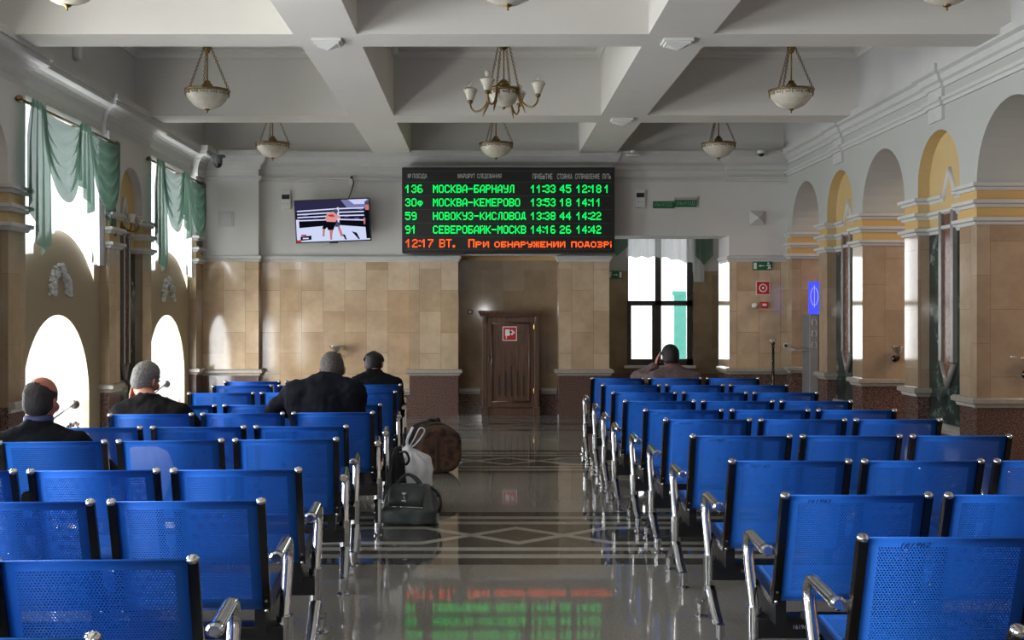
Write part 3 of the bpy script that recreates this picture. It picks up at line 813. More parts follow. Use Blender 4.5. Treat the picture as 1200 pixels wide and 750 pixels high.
# fighters (bare backs, black shorts) and the dark clad referee
scr(bm, [(.42, .34), (.5, .28), (.55, .34), (.57, .42), (.54, .54), (.42, .54), (.4, .44)], 4, c_skin); scr(bm, [(.5, .27), (.53, .22), (.57, .23), (.58, .3), (.54, .33)], 5, c_grey)
scr(bm, [(.54, .34), (.6, .4), (.61, .47), (.56, .44)], 4, c_skin); scr(bm, [(.43, .36), (.5, .345), (.535, .4), (.5, .41), (.46, .4)], 5, c_red)
scr(bm, [(.4, .52), (.55, .54), (.5, .74), (.43, .73), (.42, .66), (.38, .72), (.35, .68)], 5, c_blk); scr(bm, [(.53, .53), (.6, .55), (.59, .66), (.53, .66)], 4, c_grey)
scr(bm, [(.36, .7), (.39, .71), (.38, .82), (.38, .88), (.35, .88)], 6, c_skin2); scr(bm, [(.45, .73), (.5, .73), (.485, .85), (.48, .97), (.455, .97)], 6, c_skin2); scr(bm, [(.56, .65), (.59, .65), (.62, .8), (.63, .9), (.6, .9)], 6, c_skin2)
scr(bm, [(.94, .3), (1, .27), (1, .97), (.95, .97), (.94, .6)], 4, c_blk); scr(bm, R4(.95, .12, 1, .27), 4, c_skin2); scr(bm, R4(.945, .05, 1, .14), 5, c_grey); scr(bm, [(.92, .46), (.945, .46), (.94, .62), (.92, .62)], 5, c_skin2)
scr(bm, [(.05, .87), (.2, .85), (.2, .95), (.05, .97)], 3, c_blk); scr(bm, R4(.06, .82, .13, .86), 4, c_red); scr(bm, R4(.08, .9, .16, .93), 4, c_rope); scr(bm, R4(0, .95, .06, 1), 3, c_red); scr(bm, [(.62, .84), (.66, .86), (.68, .98), (.66, .98)], 2, c_dk); scr(bm, [(.75, .78), (.82, .82), (.86, .98), (.84, .98)], 2, c_dk)
link('screen', bm, TVM, tv)
bm = NB(); box(bm, -.06, .06, -.048, -.02, -th / 2 - .018, -th / 2 + .005); link('sensor_bar', bm, M_black, tv)
o = P(412, 212, 15.94)
t = thing('wall_socket', o, 'double power socket on the far wall above the television', 'socket')
bm = NB(); box(bm, -.035, .035, -.02, .005, .01, .08, 0, .004); box(bm, -.035, .035, -.02, .005, -.07, -.005, 0, .004); link('cover_plate', bm, M_whiteplastic, t)
bm = NB(); ell(bm, (0, -.03, .045), (.018, .02, .018), n=10); link('plug', bm, M_black, t, True)
bm = NB(); q0, q1 = P(412, 206, 15.89), P(408, 233, 15.75); tube(bm, spline([q0, q0 + V((.03, -.02, -.1)), q1 + V((.02, .1, .08)), q1], 5), .008, 6)
tag(link('power_cable', bm, M_black, None, True), 'black power cable hanging from the wall socket to the television', 'cable')

# ------------------------------------------------------------------ WALL FITTINGS
M_signgreen = plain('sign_green', rgb(20, 96, 62), .4); M_signred = plain('sign_red', rgb(186, 28, 40), .4); M_signwhite = plain('sign_white', rgb(226, 226, 222), .4)
def panel(bm, w, h, d=.008, bev=.002): box(bm, -w / 2, w / 2, -d, .004, -h / 2, h / 2, 0, bev)
def poly(bm, pts, y, mi=0):
    vs = [bm.verts.new((u, y, v)) for u, v in pts]; f = bm.faces.new(vs); f.material_index = mi
def dev(name, loc, label, cat, group=None): return thing(name, loc, label, cat, group)
for px, Yd, wh in ((335.5, 15.95, 'left of the television'), (750, 15.9, 'above the opening, beside the exit signs')):
    t = dev('intercom_unit', P(px, 235 if px < 500 else 233, Yd), 'white wall unit with a small dark display, ' + wh, 'intercom')
    bm = NB(); box(bm, -.07, .07, -.05, .003, -.13, .13, 0, .01); link('housing', bm, M_whiteplastic, t)
    bm = NB(); box(bm, -.055, .055, -.054, -.049, .015, .08); link('display', bm, M_black, t)
    bm = NB()
    for s in (-1, 1): ell(bm, (s * .03, -.05, -.05), (.006, .004, .006), n=8)
    link('button', bm, M_dark, t)
for px, py, wpx, lab, top in ((777.5, 240, 24.5, 'green ВЫХОД exit sign, the flat one of the pair above the opening', False), (803.5, 238.5, 25.5, 'green ВЫХОД exit sign with a pale top strip, nearer the pier', True)):
    t = dev('exit_sign', P(px, py, 15.885), lab, 'sign', 'exit signs above the opening'); w = wpx * 15.88 / F
    bm = NB(); box(bm, -w / 2, w / 2, -.03 if top else -.012, .018, -.05, .05, 0, .003); link('plate', bm, M_signgreen, t)
    bm = NB(); y = (-.03 if top else -.012) - .0015
    x = text_obj('lettering', 'ВЫХОД', plain('pale_green_print', rgb(120, 160, 132), .5), w * .82, .065, t); x.location = (0, y, 0); bm.free()
    if top:
        bm = NB(); box(bm, -w / 2, w / 2, -.035, .015, .05, .085); link('lamp_strip', bm, plain('cream_plastic', rgb(176, 168, 158), .5), t)
def exitman(t, w, h, y, flip=1):
    bm = NB(); s = flip
    poly(bm, [(s * -w * .46, -h * .36), (s * -w * .3, -h * .36), (s * -w * .3, h * .36), (s * -w * .46, h * .36)], y)
    poly(bm, [(s * -w * .2, 0), (s * -w * .1, h * .14), (s * -w * .1, h * .04), (s * w * .1, h * .04), (s * w * .1, -h * .04), (s * -w * .1, -h * .04), (s * -w * .1, -h * .14)], y)
    for a, b, c, d, r in ((.3, .12, .34, -.1, .05), (.34, -.1, .27, -.36, .04), (.34, -.1, .42, -.34, .04), (.3, .1, .2, 0, .035), (.31, .1, .42, .02, .035)):
        p, q = V((s * a * w, b * h)), V((s * c * w, d * h)); n = V((-(q - p).y, (q - p).x)).normalized() * r * h * 2
        poly(bm, [tuple(p + n), tuple(q + n), tuple(q - n), tuple(p - n)], y)
    k = [(s * w * .29 + h * .12 * math.cos(i * PI / 5), h * .3 + h * .12 * math.sin(i * PI / 5)) for i in range(10)]; poly(bm, k, y)
    link('pictogram', bm, M_signwhite, t)
t = dev('exit_sign', P(893.5, 311.5, 15.892), 'green emergency exit sign with running figure, on the pier beside the arches', 'sign')
bm = NB(); panel(bm, .28, .125); link('plate', bm, M_signgreen, t); exitman(t, .28, .125, -.0095)
t = dev('exit_sign', P(720.5, 322, LY - .008), 'green emergency exit sign beside the lobby window', 'sign')
bm = NB(); panel(bm, .24, .13); link('plate', bm, M_signgreen, t); exitman(t, .24, .13, -.0095, -1)
t = dev('fire_alarm_sign', P(894, 337.5, 15.892), 'red square fire alarm button sign on the pier', 'sign')
bm = NB(); panel(bm, .2, .2); link('plate', bm, M_signwhite, t)
bm = NB(); poly(bm, [(-.09, -.09), (.09, -.09), (.09, .09), (-.09, .09)], -.009); poly(bm, [(.06 * math.cos(i * PI / 12), .06 * math.sin(i * PI / 12)) for i in range(24)], -.0105, 1); poly(bm, [(.045 * math.cos(i * PI / 12), .045 * math.sin(i * PI / 12)) for i in range(24)], -.0115, 2); poly(bm, [(.018 * math.cos(i * PI / 8), .018 * math.sin(i * PI / 8)) for i in range(16)], -.0125, 1)
link('pictogram', bm, [M_signred, M_signwhite, M_signred], t)
t = dev('fire_alarm_button', P(895, 357.5, 15.892), 'small red manual fire alarm call point on the pier', 'alarm')
bm = NB(); box(bm, -.05, .05, -.05, .003, -.045, .045, 0, .006); link('housing', bm, M_signred, t)
bm = NB(); box(bm, -.03, .03, -.054, -.049, -.015, .02); link('push_plate', bm, M_signwhite, t)
t = dev('alarm_sounder', P(884, 358, 15.892), 'white round alarm sounder beside the red call point', 'alarm')
bm = NB(); lathe(bm, [(0, 0), (.04, 0), (.04, .03), (.025, .05), (0, .055)], n=14, M=Matrix.Rotation(PI / 2, 4, 'X')); link('housing', bm, M_whiteplastic, t, True)
# pyramid speaker and flat vent cover
t = dev('wall_speaker', P(887.5, 255.5, 15.9), 'white pyramid shaped wall speaker above the exit sign', 'speaker')
bm = NB(); vs = [bm.verts.new(q) for q in ((-.11, -.02, -.1), (.11, -.02, -.1), (.11, -.02, .1), (-.11, -.02, .1), (-.11, .002, -.1), (.11, .002, -.1), (.11, .002, .1), (-.11, .002, .1), (.0, -.1, 0))]
for f in ((0, 1, 8), (1, 2, 8), (2, 3, 8), (3, 0, 8), (0, 4, 5, 1), (1, 5, 6, 2), (2, 6, 7, 3), (3, 7, 4, 0), (4, 7, 6, 5)): bm.faces.new([vs[k] for k in f])
link('housing', bm, M_mould, t)
t = dev('access_panel', P(265, 256.5, 15.8), 'white square access panel on the pier beside the far window', 'panel')
bm = NB(); box(bm, -.11, .11, -.012, .002, -.11, .11, 0, .003); link('frame', bm, M_mould, t)
bm = NB(); box(bm, -.085, .085, -.018, -.01, -.085, .085, 0, .003); link('cover', bm, M_white, t)
# cameras at the cornice
t = dev('security_camera', P(255.5, 183.5, 15.45), 'dark cylindrical dome camera under the beam at the window side', 'camera')
bm = NB(); lathe(bm, [(0, .02), (.1, .02), (.1, -.01), (.06, -.012), (.06, -.1), (.0, -.1)], n=18); link('housing', bm, plain('grey_metal', rgb(96, 98, 102), .4, .4), t, 'auto')
bm = NB(); ell(bm, (0, 0, -.1), (.056, .056, .06), n=16); link('dome', bm, M_black, t, True)
t = dev('security_camera', P(892, 180, 15.65), 'small white dome camera with dark lens at the cornice above the pier', 'camera')
bm = NB(); lathe(bm, [(0, .045), (.05, .045), (.055, 0), (0, 0)], n=18); link('housing', bm, M_whiteplastic, t, 'auto')
bm = NB(); ell(bm, (0, 0, 0), (.045, .045, .045), n=14); link('dome', bm, M_black, t, True)
t = dev('ceiling_sensor', V(((741 - VX) * 15.6 / F, 15.55, 3.75)), 'small white sensor on the cornice right of the departure board', 'sensor')
bm = NB(); lathe(bm, [(0, .0), (.03, .0), (.03, -.03), (.1, -.06), (.1, -.075), (0, -.08)], n=16); link('housing', bm, M_whiteplastic, t, 'auto')
for x, y, lab in ((-1.31, 9.3, 'white stepped loudspeaker under the crossing of the left beam, nearer the camera'), (1.62, 9.3, 'white stepped loudspeaker under the crossing of the right beam, nearer the camera'), (1.62, 13.03, 'white stepped loudspeaker under the far crossing of the right beam')):
    t = dev('ceiling_speaker', V((x, y, ZB)), lab, 'speaker', 'speakers under the beams')
    bm = NB(); box(bm, -.125, .125, -.1, .1, -.025, .0, 0, .003); link('base', bm, M_whiteplastic, t)
    bm = NB(); box(bm, -.105, .105, -.08, .08, -.042, -.024, 0, .003)
    vs = [bm.verts.new(q) for q in ((-.09, -.065, -.042), (.09, -.065, -.042), (.09, .065, -.042), (-.09, .065, -.042), (0, 0, -.085))]
    for f in ((0, 1, 4), (1, 2, 4), (2, 3, 4), (3, 0, 4)): bm.faces.new([vs[k] for k in f])
    link('grille', bm, M_whiteplastic, t)
t = dev('motion_sensor', P(96, 59, 10.9), 'small white detector on the plain wall above the window cornice', 'sensor')
t.location.x = -4.02
bm = NB(); box(bm, 0, .06, -.05, .05, -.09, .06, 0, .01); link('housing', bm, M_whiteplastic, t)

# wooden cupboard in the alcove
cup = thing('hose_cupboard', (P(598.5, 487, 15.98).x, 15.98, 0), 'brown wooden cupboard with a carved door standing in the alcove', 'cupboard')
k = 15.98 / F
bm = NB(); box(bm, -.4, .4, .02, .165, 0, 1.47)
for s in (-1, 1): box(bm, s * .375 - .035, s * .375 + .035, -.03, .05, .1, 1.42, 0, .005); box(bm, s * .375 - .045, s * .375 + .045, -.04, .06, 0, .12, 0, .004)
box(bm, -.33, .33, -.012, .04, 0, .105)
link('carcass', bm, M_wood, cup)
bm = NB(); sweep(bm, [(-.43, .165), (-.43, -.045), (.43, -.045), (.43, .165)][::-1][::-1], [(0, 1.43), (.01, 1.43), (.02, 1.46), (.035, 1.48), (.035, 1.51), (0, 1.51)])
box(bm, -.43, .43, -.045, .165, 1.43, 1.51)
for s in (-1, 1): box(bm, s * .375 - .03, s * .375 + .03, -.06, -.02, 1.33, 1.43, 0, .01)
link('cornice', bm, M_wood, cup)
dr = NB(); box(dr, -.335, .335, -.02, .02, .12, 1.415, 0, .004)
for a in (((-.27, .2), (-.27, 1.33)), ((.27, .2), (.27, 1.33)), ((-.27, .2), (.27, .2)), ((-.27, 1.33), (.27, 1.33))):
    tube(dr, [(a[0][0], -.022, a[0][1]), (a[1][0], -.022, a[1][1])], .016, 8)
dr = link('door', dr, M_wood, cup)
bm = NB()
for i, h in enumerate((.3, .37, .44, .37, .3)):
    x = -.165 + i * .087; box(bm, x - .011, x + .011, -.029, -.019, .28, .28 + h)
poly(bm, [(-.19, 1.2), (0, 1.185), (.19, 1.2), (0, 1.215)], -.0225); ell(bm, (0, -.022, 1.2), (.03, .012, .018), n=8)
link('carving', bm, plain('dark_carving', rgb(48, 32, 24), .4), dr)
bm = NB()
for z in (.36, 1.28): box(bm, .327, .345, -.034, -.012, z - .035, z + .035, 0, .003)
link('hinge', bm, plain('bright_brass', rgb(214, 180, 90), .2, 1.0), dr)
bm = NB(); box(bm, -.318, -.3, -.04, -.018, .78, .85, 0, .004); link('handle', bm, M_dark, dr)
t = dev('fire_hose_sign', V((cup.location.x - .015, 15.958, P(597, 391, 15.95).z)), 'red and white fire hose sign fixed to the cupboard door', 'sign')
bm = NB(); panel(bm, .205, .205, .003, 0); link('plate', bm, M_signwhite, t)
bm = NB(); poly(bm, [(-.092, -.092), (.092, -.092), (.092, .092), (-.092, .092)], -.0045)
poly(bm, [(-.065, -.03), (0, -.03), (0, .06), (-.065, .06)], -.006, 1); poly(bm, [(0, .0), (.07, .0), (.07, .035), (0, .035)], -.006, 1); poly(bm, [(.02, -.02), (.045, -.02), (.045, .055), (.02, .055)], -.0065, 1); poly(bm, [(-.055, -.07), (-.045, -.07), (-.045, -.03), (-.055, -.03)], -.006, 1)
link('pictogram', bm, [M_signred, M_signwhite], t)
t = dev('light_switch', P(551, 365.5, 16.15), 'small grey wall switch beside the wooden cupboard', 'switch')
bm = NB(); box(bm, -.035, .035, -.03, .003, -.035, .035, 0, .005); link('housing', bm, M_beam, t)
bm = NB(); box(bm, -.018, .018, -.036, -.028, -.018, .018); link('rocker', bm, M_whiteplastic, t)

# bowl sconces
def sconce(loc, rz, label, rod=None, r=.085):
    t = thing('bowl_sconce', loc, label, 'wall lamp', 'metal bowl lamps on the walls', rz)
    bm = NB(); lathe(bm, [(0, -.09), (.015, -.09), (.03, -.06), (r * .7, -.03), (r, .02), (r + .004, .024), (r * .92, .02), (r * .5, -.02), (0, -.03)], V((0, -.13, 0)), 18); link('bowl', bm, M_chrome, t, True)
    bm = NB(); tube(bm, spline([(0, .01, -.12), (0, -.05, -.14), (0, -.11, -.12), (0, -.13, -.085)], 5), .012, 8); lathe(bm, [(0, 0), (.04, 0), (.04, .015), (0, .02)], n=14, M=Matrix.Translation((0, .0, -.12)) @ Matrix.Rotation(PI / 2, 4, 'X')); link('bracket', bm, M_dark, t, True)
    if rod:
        bm = NB(); tube(bm, rod, .006, 6); link('rod', bm, M_chrome, t, True)
sconce(P(396, 407, 15.95), 0, 'metal bowl lamp on the marble panel behind the man in the dark coat', r=.115)
sconce((4.72, 12.74, P(1055, 408, 12.76).z), 0, 'dark metal bowl lamp inside the middle arch')
sconce((4.78, 9.78, P(1197, 423, 9.79).z), 0, 'dark metal bowl lamp with a thin rod inside the nearest arch', [(0, -.13, .02), (-.2, -.12, .045)])
def stem_lamp(c, label):
    t = thing('stem_lamp', c, label, 'wall lamp', 'stem lamps in the window arches')
    bm = NB(); tube(bm, [(0, -.62, -.1), (0, -.06, 0)], .009, 6); link('stem', bm, M_dark, t)
    bm = NB(); ell(bm, (0, 0, 0), (.05, .06, .05), n=12); link('globe', bm, M_dark, t, True)
    bm = NB(); tube(bm, spline([(0, .1, -.25), (0, 0, -.19), (0, -.12, -.22), (0, -.25, -.24)], 4), .014, 6)
    for k in range(5): ell(bm, (0, -.2 + k * .07, -.21 + .02 * (k % 2)), (.02, .03, .02), n=6)
    link('scroll', bm, M_dark, t, True)
    bm = NB(); tube(bm, [(0, -.6, -.1), (0, -.6, -.62)], .014, 8); lathe(bm, [(0, -.64), (.05, -.64), (.05, -.62), (0, -.6)], V((0, -.6, 0)), 12); link('post', bm, M_dark, t, True)
q = P(88, 474, 11.45); stem_lamp((XL - .12, q.y, q.z), 'dark stem lamp with a ball head in the nearer window arch')
q = P(202, 450, 14.75); stem_lamp((XL - .12, q.y, q.z), 'dark stem lamp with a ball head in the farther window arch')
# double candle sconce between the windows
q = P(149, 266, 12.55); t = thing('candle_sconce', (XL + .02, 12.5, q.z), 'brass two-armed wall lamp in the niche between the windows', 'wall lamp')
bm = NB(); lathe(bm, [(0, 0), (.05, .0), (.05, .015), (0, .03)], n=14, M=Matrix.Rotation(PI / 2, 4, 'Y')); link('backplate', bm, M_brass, t, True)
for s in (-1, 1):
    bm = NB(); tube(bm, spline([(.02, 0, 0), (.08, s * .05, -.05), (.14, s * .12, -.03), (.15, s * .14, .04)], 5), .009, 8); link('arm', bm, M_brass, t, True)
    bm = NB(); lathe(bm, [(0, .03), (.025, .04), (.045, .09), (.05, .13), (.042, .13), (.02, .05), (0, .05)], V((.15, s * .14, 0)), 14); link('shade', bm, M_opal, t, True)

# kiosk and barrier post by the arches
ks = thing('payment_kiosk', (4.56, 15.0, 0), 'grey free-standing terminal with a lit blue panel inside the far arch', 'kiosk')
M_grey = plain('grey_cabinet', rgb(112, 112, 114), .45); M_lgrey = plain('light_grey_panel', rgb(150, 150, 150), .4)
bm = NB(); box(bm, -.2, .22, -.2, .2, 0, 1.46, 0, .01); link('cabinet', bm, M_grey, ks)
bm = NB(); box(bm, -.215, -.1, -.215, -.19, .02, 1.44, 0, .004); link('front_panel', bm, M_lgrey, ks)
bm = NB()
for z in (1.05, 1.2, 1.35):
    for s in (-1, 1): tube(bm, spline([(-.157 + s * .02, -.218, z - .04), (-.157 + s * .032, -.218, z), (-.157 + s * .015, -.218, z + .04)], 3), .005, 5)
link('pictogram', bm, M_whiteplastic, ks)
bm = NB(); box(bm, -.42, -.18, -.22, .2, .97, .995, 0, .004); link('shelf', bm, M_lgrey, ks)
bm = NB(); box(bm, -.165, -.025, -.03, .03, 1.46, 1.9, 0, .01)
ps = link('display', bm, emissive('blue_lit_panel', rgb(70, 80, 255), 1.2), ks)
bm = NB(); tube(bm, [(-.1 + .05 * math.cos(a), -.034, 1.7 + .12 * math.sin(a)) for a in [i * PI / 10 for i in range(21)]], .005, 5); tube(bm, [(-.1, -.034, 1.55), (-.1, -.034, 1.85)], .005, 5)
link('display_motif', bm, emissive('pale_blue_print', rgb(150, 150, 255), 1.3), ps)
q = P(906, 398, 15.3); t = thing('barrier_post', (q.x, 15.3, 0), 'slim metal barrier post with a ring and a hanging chain beside the pier', 'post')
bm = NB(); lathe(bm, [(0, 0), (.14, 0), (.14, .01), (.03, .03), (.018, .05), (.018, 1.04), (.026, 1.05), (.026, 1.07), (0, 1.08)], n=14); link('post', bm, M_dark, t, 'auto')
bm = NB(); tube(bm, [(.035 * math.cos(a), 0, 1.1 + .035 * math.sin(a)) for a in [i * PI / 8 for i in range(17)]], .006, 6); link('ring', bm, M_chrome, t, True)
bm = NB()
for i in range(22): ell(bm, (-.01 + .012 * (i % 2), -.03, 1.06 - i * .042), (.012, .008, .02), n=6)
link('chain', bm, M_dark, t, True)
t = dev('wall_socket', P(922, 405, 15.892), 'white socket on the pier beside the barrier post', 'socket')
bm = NB(); box(bm, -.05, .05, -.02, .003, -.035, .035, 0, .005); link('cover_plate', bm, M_whiteplastic, t)
bm = NB(); box(bm, -.04, -.01, -.04, -.018, -.02, .02); link('plug', bm, M_black, t)

# ------------------------------------------------------------------ LAMPS
def greek(bm, R, z0, h, n, r=.0045):
    for i in range(n):
        a0 = 2 * PI * i / n; da = 2 * PI / n
        pts = [(0, 0), (0, 1), (.8, 1), (.8, .35), (.4, .35), (.4, .65)]
        L = [V((R * math.cos(a0 + da * u), R * math.sin(a0 + da * u), z0 + h * v)) for u, v in pts]
        tube(bm, L, r, 4)
def chain(bm, a, b, n, r=.011):
    a, b = V(a), V(b); d = (b - a).normalized(); s = d.cross(V((0, 0, 1)) if abs(d.z) < .99 else V((1, 0, 0))).normalized(); u = s.cross(d)
    for i in range(n):
        c = a.lerp(b, (i + .5) / n); hl = (b - a).length / n * .62; w = s if i % 2 else u
        tube(bm, [c - d * hl, c - d * hl * .4 + w * r, c + d * hl * .4 + w * r, c + d * hl, c + d * hl * .4 - w * r, c - d * hl * .4 - w * r, c - d * hl], .0035, 4, cap=False)
def pendant(x, y, label, R=.222):
    t = thing('bowl_pendant', (x, y, ZC), label, 'ceiling lamp', 'hanging glass bowl lamps')
    zr = -.80
    bm = NB(); lathe(bm, [(R * .06, zr - .185), (R * .35, zr - .172), (R * .62, zr - .14), (R * .85, zr - .085), (R * .95, zr - .04), (R * .98, zr), (R * .94, zr), (R * .91, zr - .04), (R * .6, zr - .125), (0, zr - .165)], n=28)
    bw = link('glass_bowl', bm, M_opal, t, True)
    bm = NB(); lathe(bm, [(R * .97, zr - .008), (R * 1.02, zr - .006), (R * 1.03, zr + .008), (R * .97, zr + .01), (R * .95, zr)], n=28); greek(bm, R * .975, zr - .055, .04, 14)
    link('rim', bm, M_brass, bw, True)
    bm = NB(); lathe(bm, [(0, zr - .225), (.008, zr - .215), (.006, zr - .2), (.026, zr - .192), (.03, zr - .18), (0, zr - .17)], n=12); link('finial', bm, M_brass, bw, True)
    bm = NB(); tube(bm, [(0, 0, .0), (0, 0, -.72)], .008, 8); lathe(bm, [(0, -.69), (.03, -.7), (.03, -.715), (.055, -.74), (.055, -.755), (.03, -.77), (.04, -.81), (0, -.82)], n=12)
    lathe(bm, [(0, -.33), (.02, -.335), (.045, -.36), (.045, -.375), (.025, -.4), (.03, -.41), (0, -.43)], n=12); lathe(bm, [(0, 0), (.05, 0), (.05, -.015), (0, -.04)], n=14)
    link('rod', bm, M_brass, t, True)
    for k in range(3):
        a = 2 * PI * k / 3 - .1; bm = NB(); chain(bm, (.04 * math.cos(a), .04 * math.sin(a), -.37), (R * math.cos(a), R * math.sin(a), zr), 20); link('chain', bm, M_brass, t)
def chandelier(x, y, label, R=.165, n=4, a0=math.radians(244)):
    t = thing('arm_chandelier', (x, y, ZC), label, 'ceiling lamp', 'chandeliers with arms')
    zr = -.79
    bm = NB(); lathe(bm, [(R * .06, zr - .175), (R * .4, zr - .165), (R * .7, zr - .13), (R * .9, zr - .07), (R * .97, zr), (R * .92, zr), (R * .6, zr - .11), (0, zr - .155)], n=26); bw = link('glass_bowl', bm, M_opal, t, True)
    bm = NB(); lathe(bm, [(R * .95, zr - .008), (R * 1.03, zr - .004), (R * 1.03, zr + .012), (R * .95, zr + .012)], n=26); greek(bm, R * .965, zr - .06, .045, 10, .006); link('rim', bm, M_brass, bw, True)
    bm = NB(); lathe(bm, [(0, zr - .2), (.012, zr - .19), (.022, zr - .18), (.02, zr - .17), (0, zr - .165)], n=12); link('finial', bm, M_brass, bw, True)
    bm = NB(); tube(bm, [(0, 0, 0), (0, 0, -.72)], .008, 8); lathe(bm, [(0, -.68), (.03, -.69), (.065, -.73), (.06, -.75), (.03, -.77), (.04, -.79), (0, -.8)], n=14)
    lathe(bm, [(0, -.3), (.03, -.31), (.065, -.335), (.06, -.35), (.03, -.38), (0, -.4)], n=14); lathe(bm, [(0, 0), (.05, 0), (.05, -.015), (0, -.04)], n=14)
    link('rod', bm, M_brass, t, True)
    for k in range(n):
        a = a0 + 2 * PI * k / n; ca, sa = math.cos(a), math.sin(a); Q = lambda r, z: V((r * ca, r * sa, z))
        bm = NB(); chain(bm, Q(.06, -.34), Q(R, zr), 20); link('chain', bm, M_brass, t)
        bm = NB(); tube(bm, spline([Q(R, zr + .02), Q(R + .02, zr - .1), Q(R + .08, zr - .175), Q(R + .155, zr - .19), Q(R + .2, zr - .15), Q(R + .21, zr - .1)], 5), .009, 8)
        tube(bm, spline([Q(R + .0, zr - .02), Q(R + .015, zr - .13), Q(R + .05, zr - .2), Q(R + .07, zr - .25)], 4), [.013] * 6 + [.012, .011, .01, .008, .006, .004, .002], 8)
        ell(bm, Q(R + .21, zr - .085), (.028, .028, .024), n=10)
        ar = link('arm', bm, M_brass, t, True)
        bm = NB(); c = Q(R + .21, zr); lathe(bm, [(0, -.075), (.03, -.07), (.045, -.03), (.062, .015), (.075, .03), (.06, .05), (.055, .03), (.035, -.03), (0, -.06)], c, 16); link('shade', bm, M_opal, ar, True)
        bm = NB(); lathe(bm, [(0, .02), (.016, .03), (.018, .06), (.03, .09), (.026, .115), (0, .128)], c, 12); link('bulb', bm, M_glass if k % 2 else M_opal, ar, True)
XCO = (-2.78, .16, 3.09)
rows = [(7.4, 'row nearest the camera'), (11.15, 'middle row'), (14.6, 'row nearest the far wall')]
for y, rl in rows:
    for x, cl in zip(XCO, ('over the window-side benches', 'over the aisle', 'over the arcade-side benches')):
        if x == .16 and y == 11.15: chandelier(.2, y, 'brass chandelier with glass bowl and upturned arm shades over the aisle, middle row')
        else: pendant(x, y, 'white glass bowl lamp on brass chains %s, %s' % (cl, rl), .222 if not (x == .16 and y == 7.4) else .24)

# ------------------------------------------------------------------ CURTAINS
def grid_sheet(name, fn, nu, nv, mat, parent):
    bm = NB(); g = [[bm.verts.new(fn(i / nu, j / nv)) for j in range(nv + 1)] for i in range(nu + 1)]
    for i in range(nu):
        for j in range(nv):
            f = bm.faces.new((g[i][j], g[i + 1][j], g[i + 1][j + 1], g[i][j + 1])); f.smooth = True
    return link(name, bm, mat, parent, True)
def lerp(a, b, t): return a + (b - a) * t
def interp(xs, x):
    for (x0, y0), (x1, y1) in zip(xs, xs[1:]):
        if x <= x1: return lerp(y0, y1, (x - x0) / (x1 - x0) if x1 > x0 else 0)
    return xs[-1][1]
def valance(c, label):
    "swags, tails and voile on a rod over one window bay (local y runs along the wall)"
    t = thing('swag_curtain', (XL, c, 0), label, 'curtain', 'green and white window curtains')
    bm = NB(); tube(bm, [(.13, -1.18, 3.3), (.13, 1.3, 3.3)], .012, 8)
    for y in (-1.2, 1.32): ell(bm, (.13, y, 3.3), (.03, .04, .03), n=10)
    for y in (-1.1, .2, 1.2): tube(bm, [(-.01, y, 3.3), (.13, y, 3.3)], .01, 6)
    link('rod', bm, M_brass, t, True)
    bot = [(0, 1.95), (.18, 2.0), (.22, 2.12), (.45, 2.25), (.47, 2.28), (.7, 2.24), (.72, 2.16), (.82, 2.12), (.84, 1.97), (1, 1.97)]
    def fv(u, v):
        y = -1.2 + u * 2.35; zb = interp(bot, u); w = .018 * math.sin(u * 85) + .012 * math.sin(u * 37 + 1)
        return V((.06 + w * (.4 + .6 * v), y, lerp(3.3, zb, v)))
    grid_sheet('voile', fv, 130, 8, M_sheer, t)
    def swag(y0, y1, drop, x0, nm):
        def f(u, v):
            s = max(0, 4 * u * (1 - u)); d = drop * (.10 + .90 * v) * s ** .62
            fold = .028 * math.sin(v * 30 + u * 3) * (s ** .5)
            y = lerp(y0, y1, u) + .03 * (v - .5) * (1 - 2 * u)
            return V((x0 + .05 * v * s + fold, y, 3.31 - d - .02 * v))
        grid_sheet('swag', f, 26, 34, M_swag, t)
    def tail(y0, w, bots, x0):
        def f(u, v):
            zb = interp(bots, u); sp = .6 + .4 * min(1, v * 2.5)
            return V((x0 + .03 * math.sin(u * 22) * (.4 + .6 * v), y0 + (u - .5) * w * sp, lerp(3.32, zb, v)))
        grid_sheet('tail', f, 40, 12, M_swag, t)
    swag(-.86, .08, .80, .19, 'a'); swag(.32, 1.24, .76, .19, 'b')
    tail(-.96, .5, [(0, 2.5), (.25, 2.32), (.45, 2.1), (.75, 1.98), (1, 2.12)], .2); tail(.19, .40, [(0, 2.75), (.4, 2.66), (.8, 2.45), (1, 2.5)], .2); tail(1.2, .26, [(0, 2.55), (.5, 2.38), (1, 2.3)], .1)
valance(WINC[5], 'green chiffon swags over white voile at the nearer window bay')
valance(WINC[6], 'green chiffon swags over white voile at the farther window bay')
t = thing('window_valance', ((wx0 + wx1) / 2, LY - .12, 0), 'white voile with pale green swags at the top of the lobby window', 'curtain')
bm = NB(); tube(bm, [(-.85, 0, 3.0), (.95, 0, 3.0)], .012, 8); link('rod', bm, M_brass, t)
def fv(u, v):
    zb = 2.38 - .25 * max(0, (u - .45)) + .012 * math.sin(u * 40); return V((-.56 + u * 1.25, .02 * math.sin(u * 60), lerp(3.0, zb if u < .86 else 1.98, v)))
grid_sheet('voile', fv, 60, 6, M_sheer, t)
for a, w, zb in ((-.72, .35, 2.4), (.68, .28, 2.25)):
    grid_sheet('tail', lambda u, v: V((a + (u - .5) * w, -.05 + .025 * math.sin(u * 18), lerp(3.01, zb + .3 * abs(u - .5), v))), 24, 6, M_swag, t)

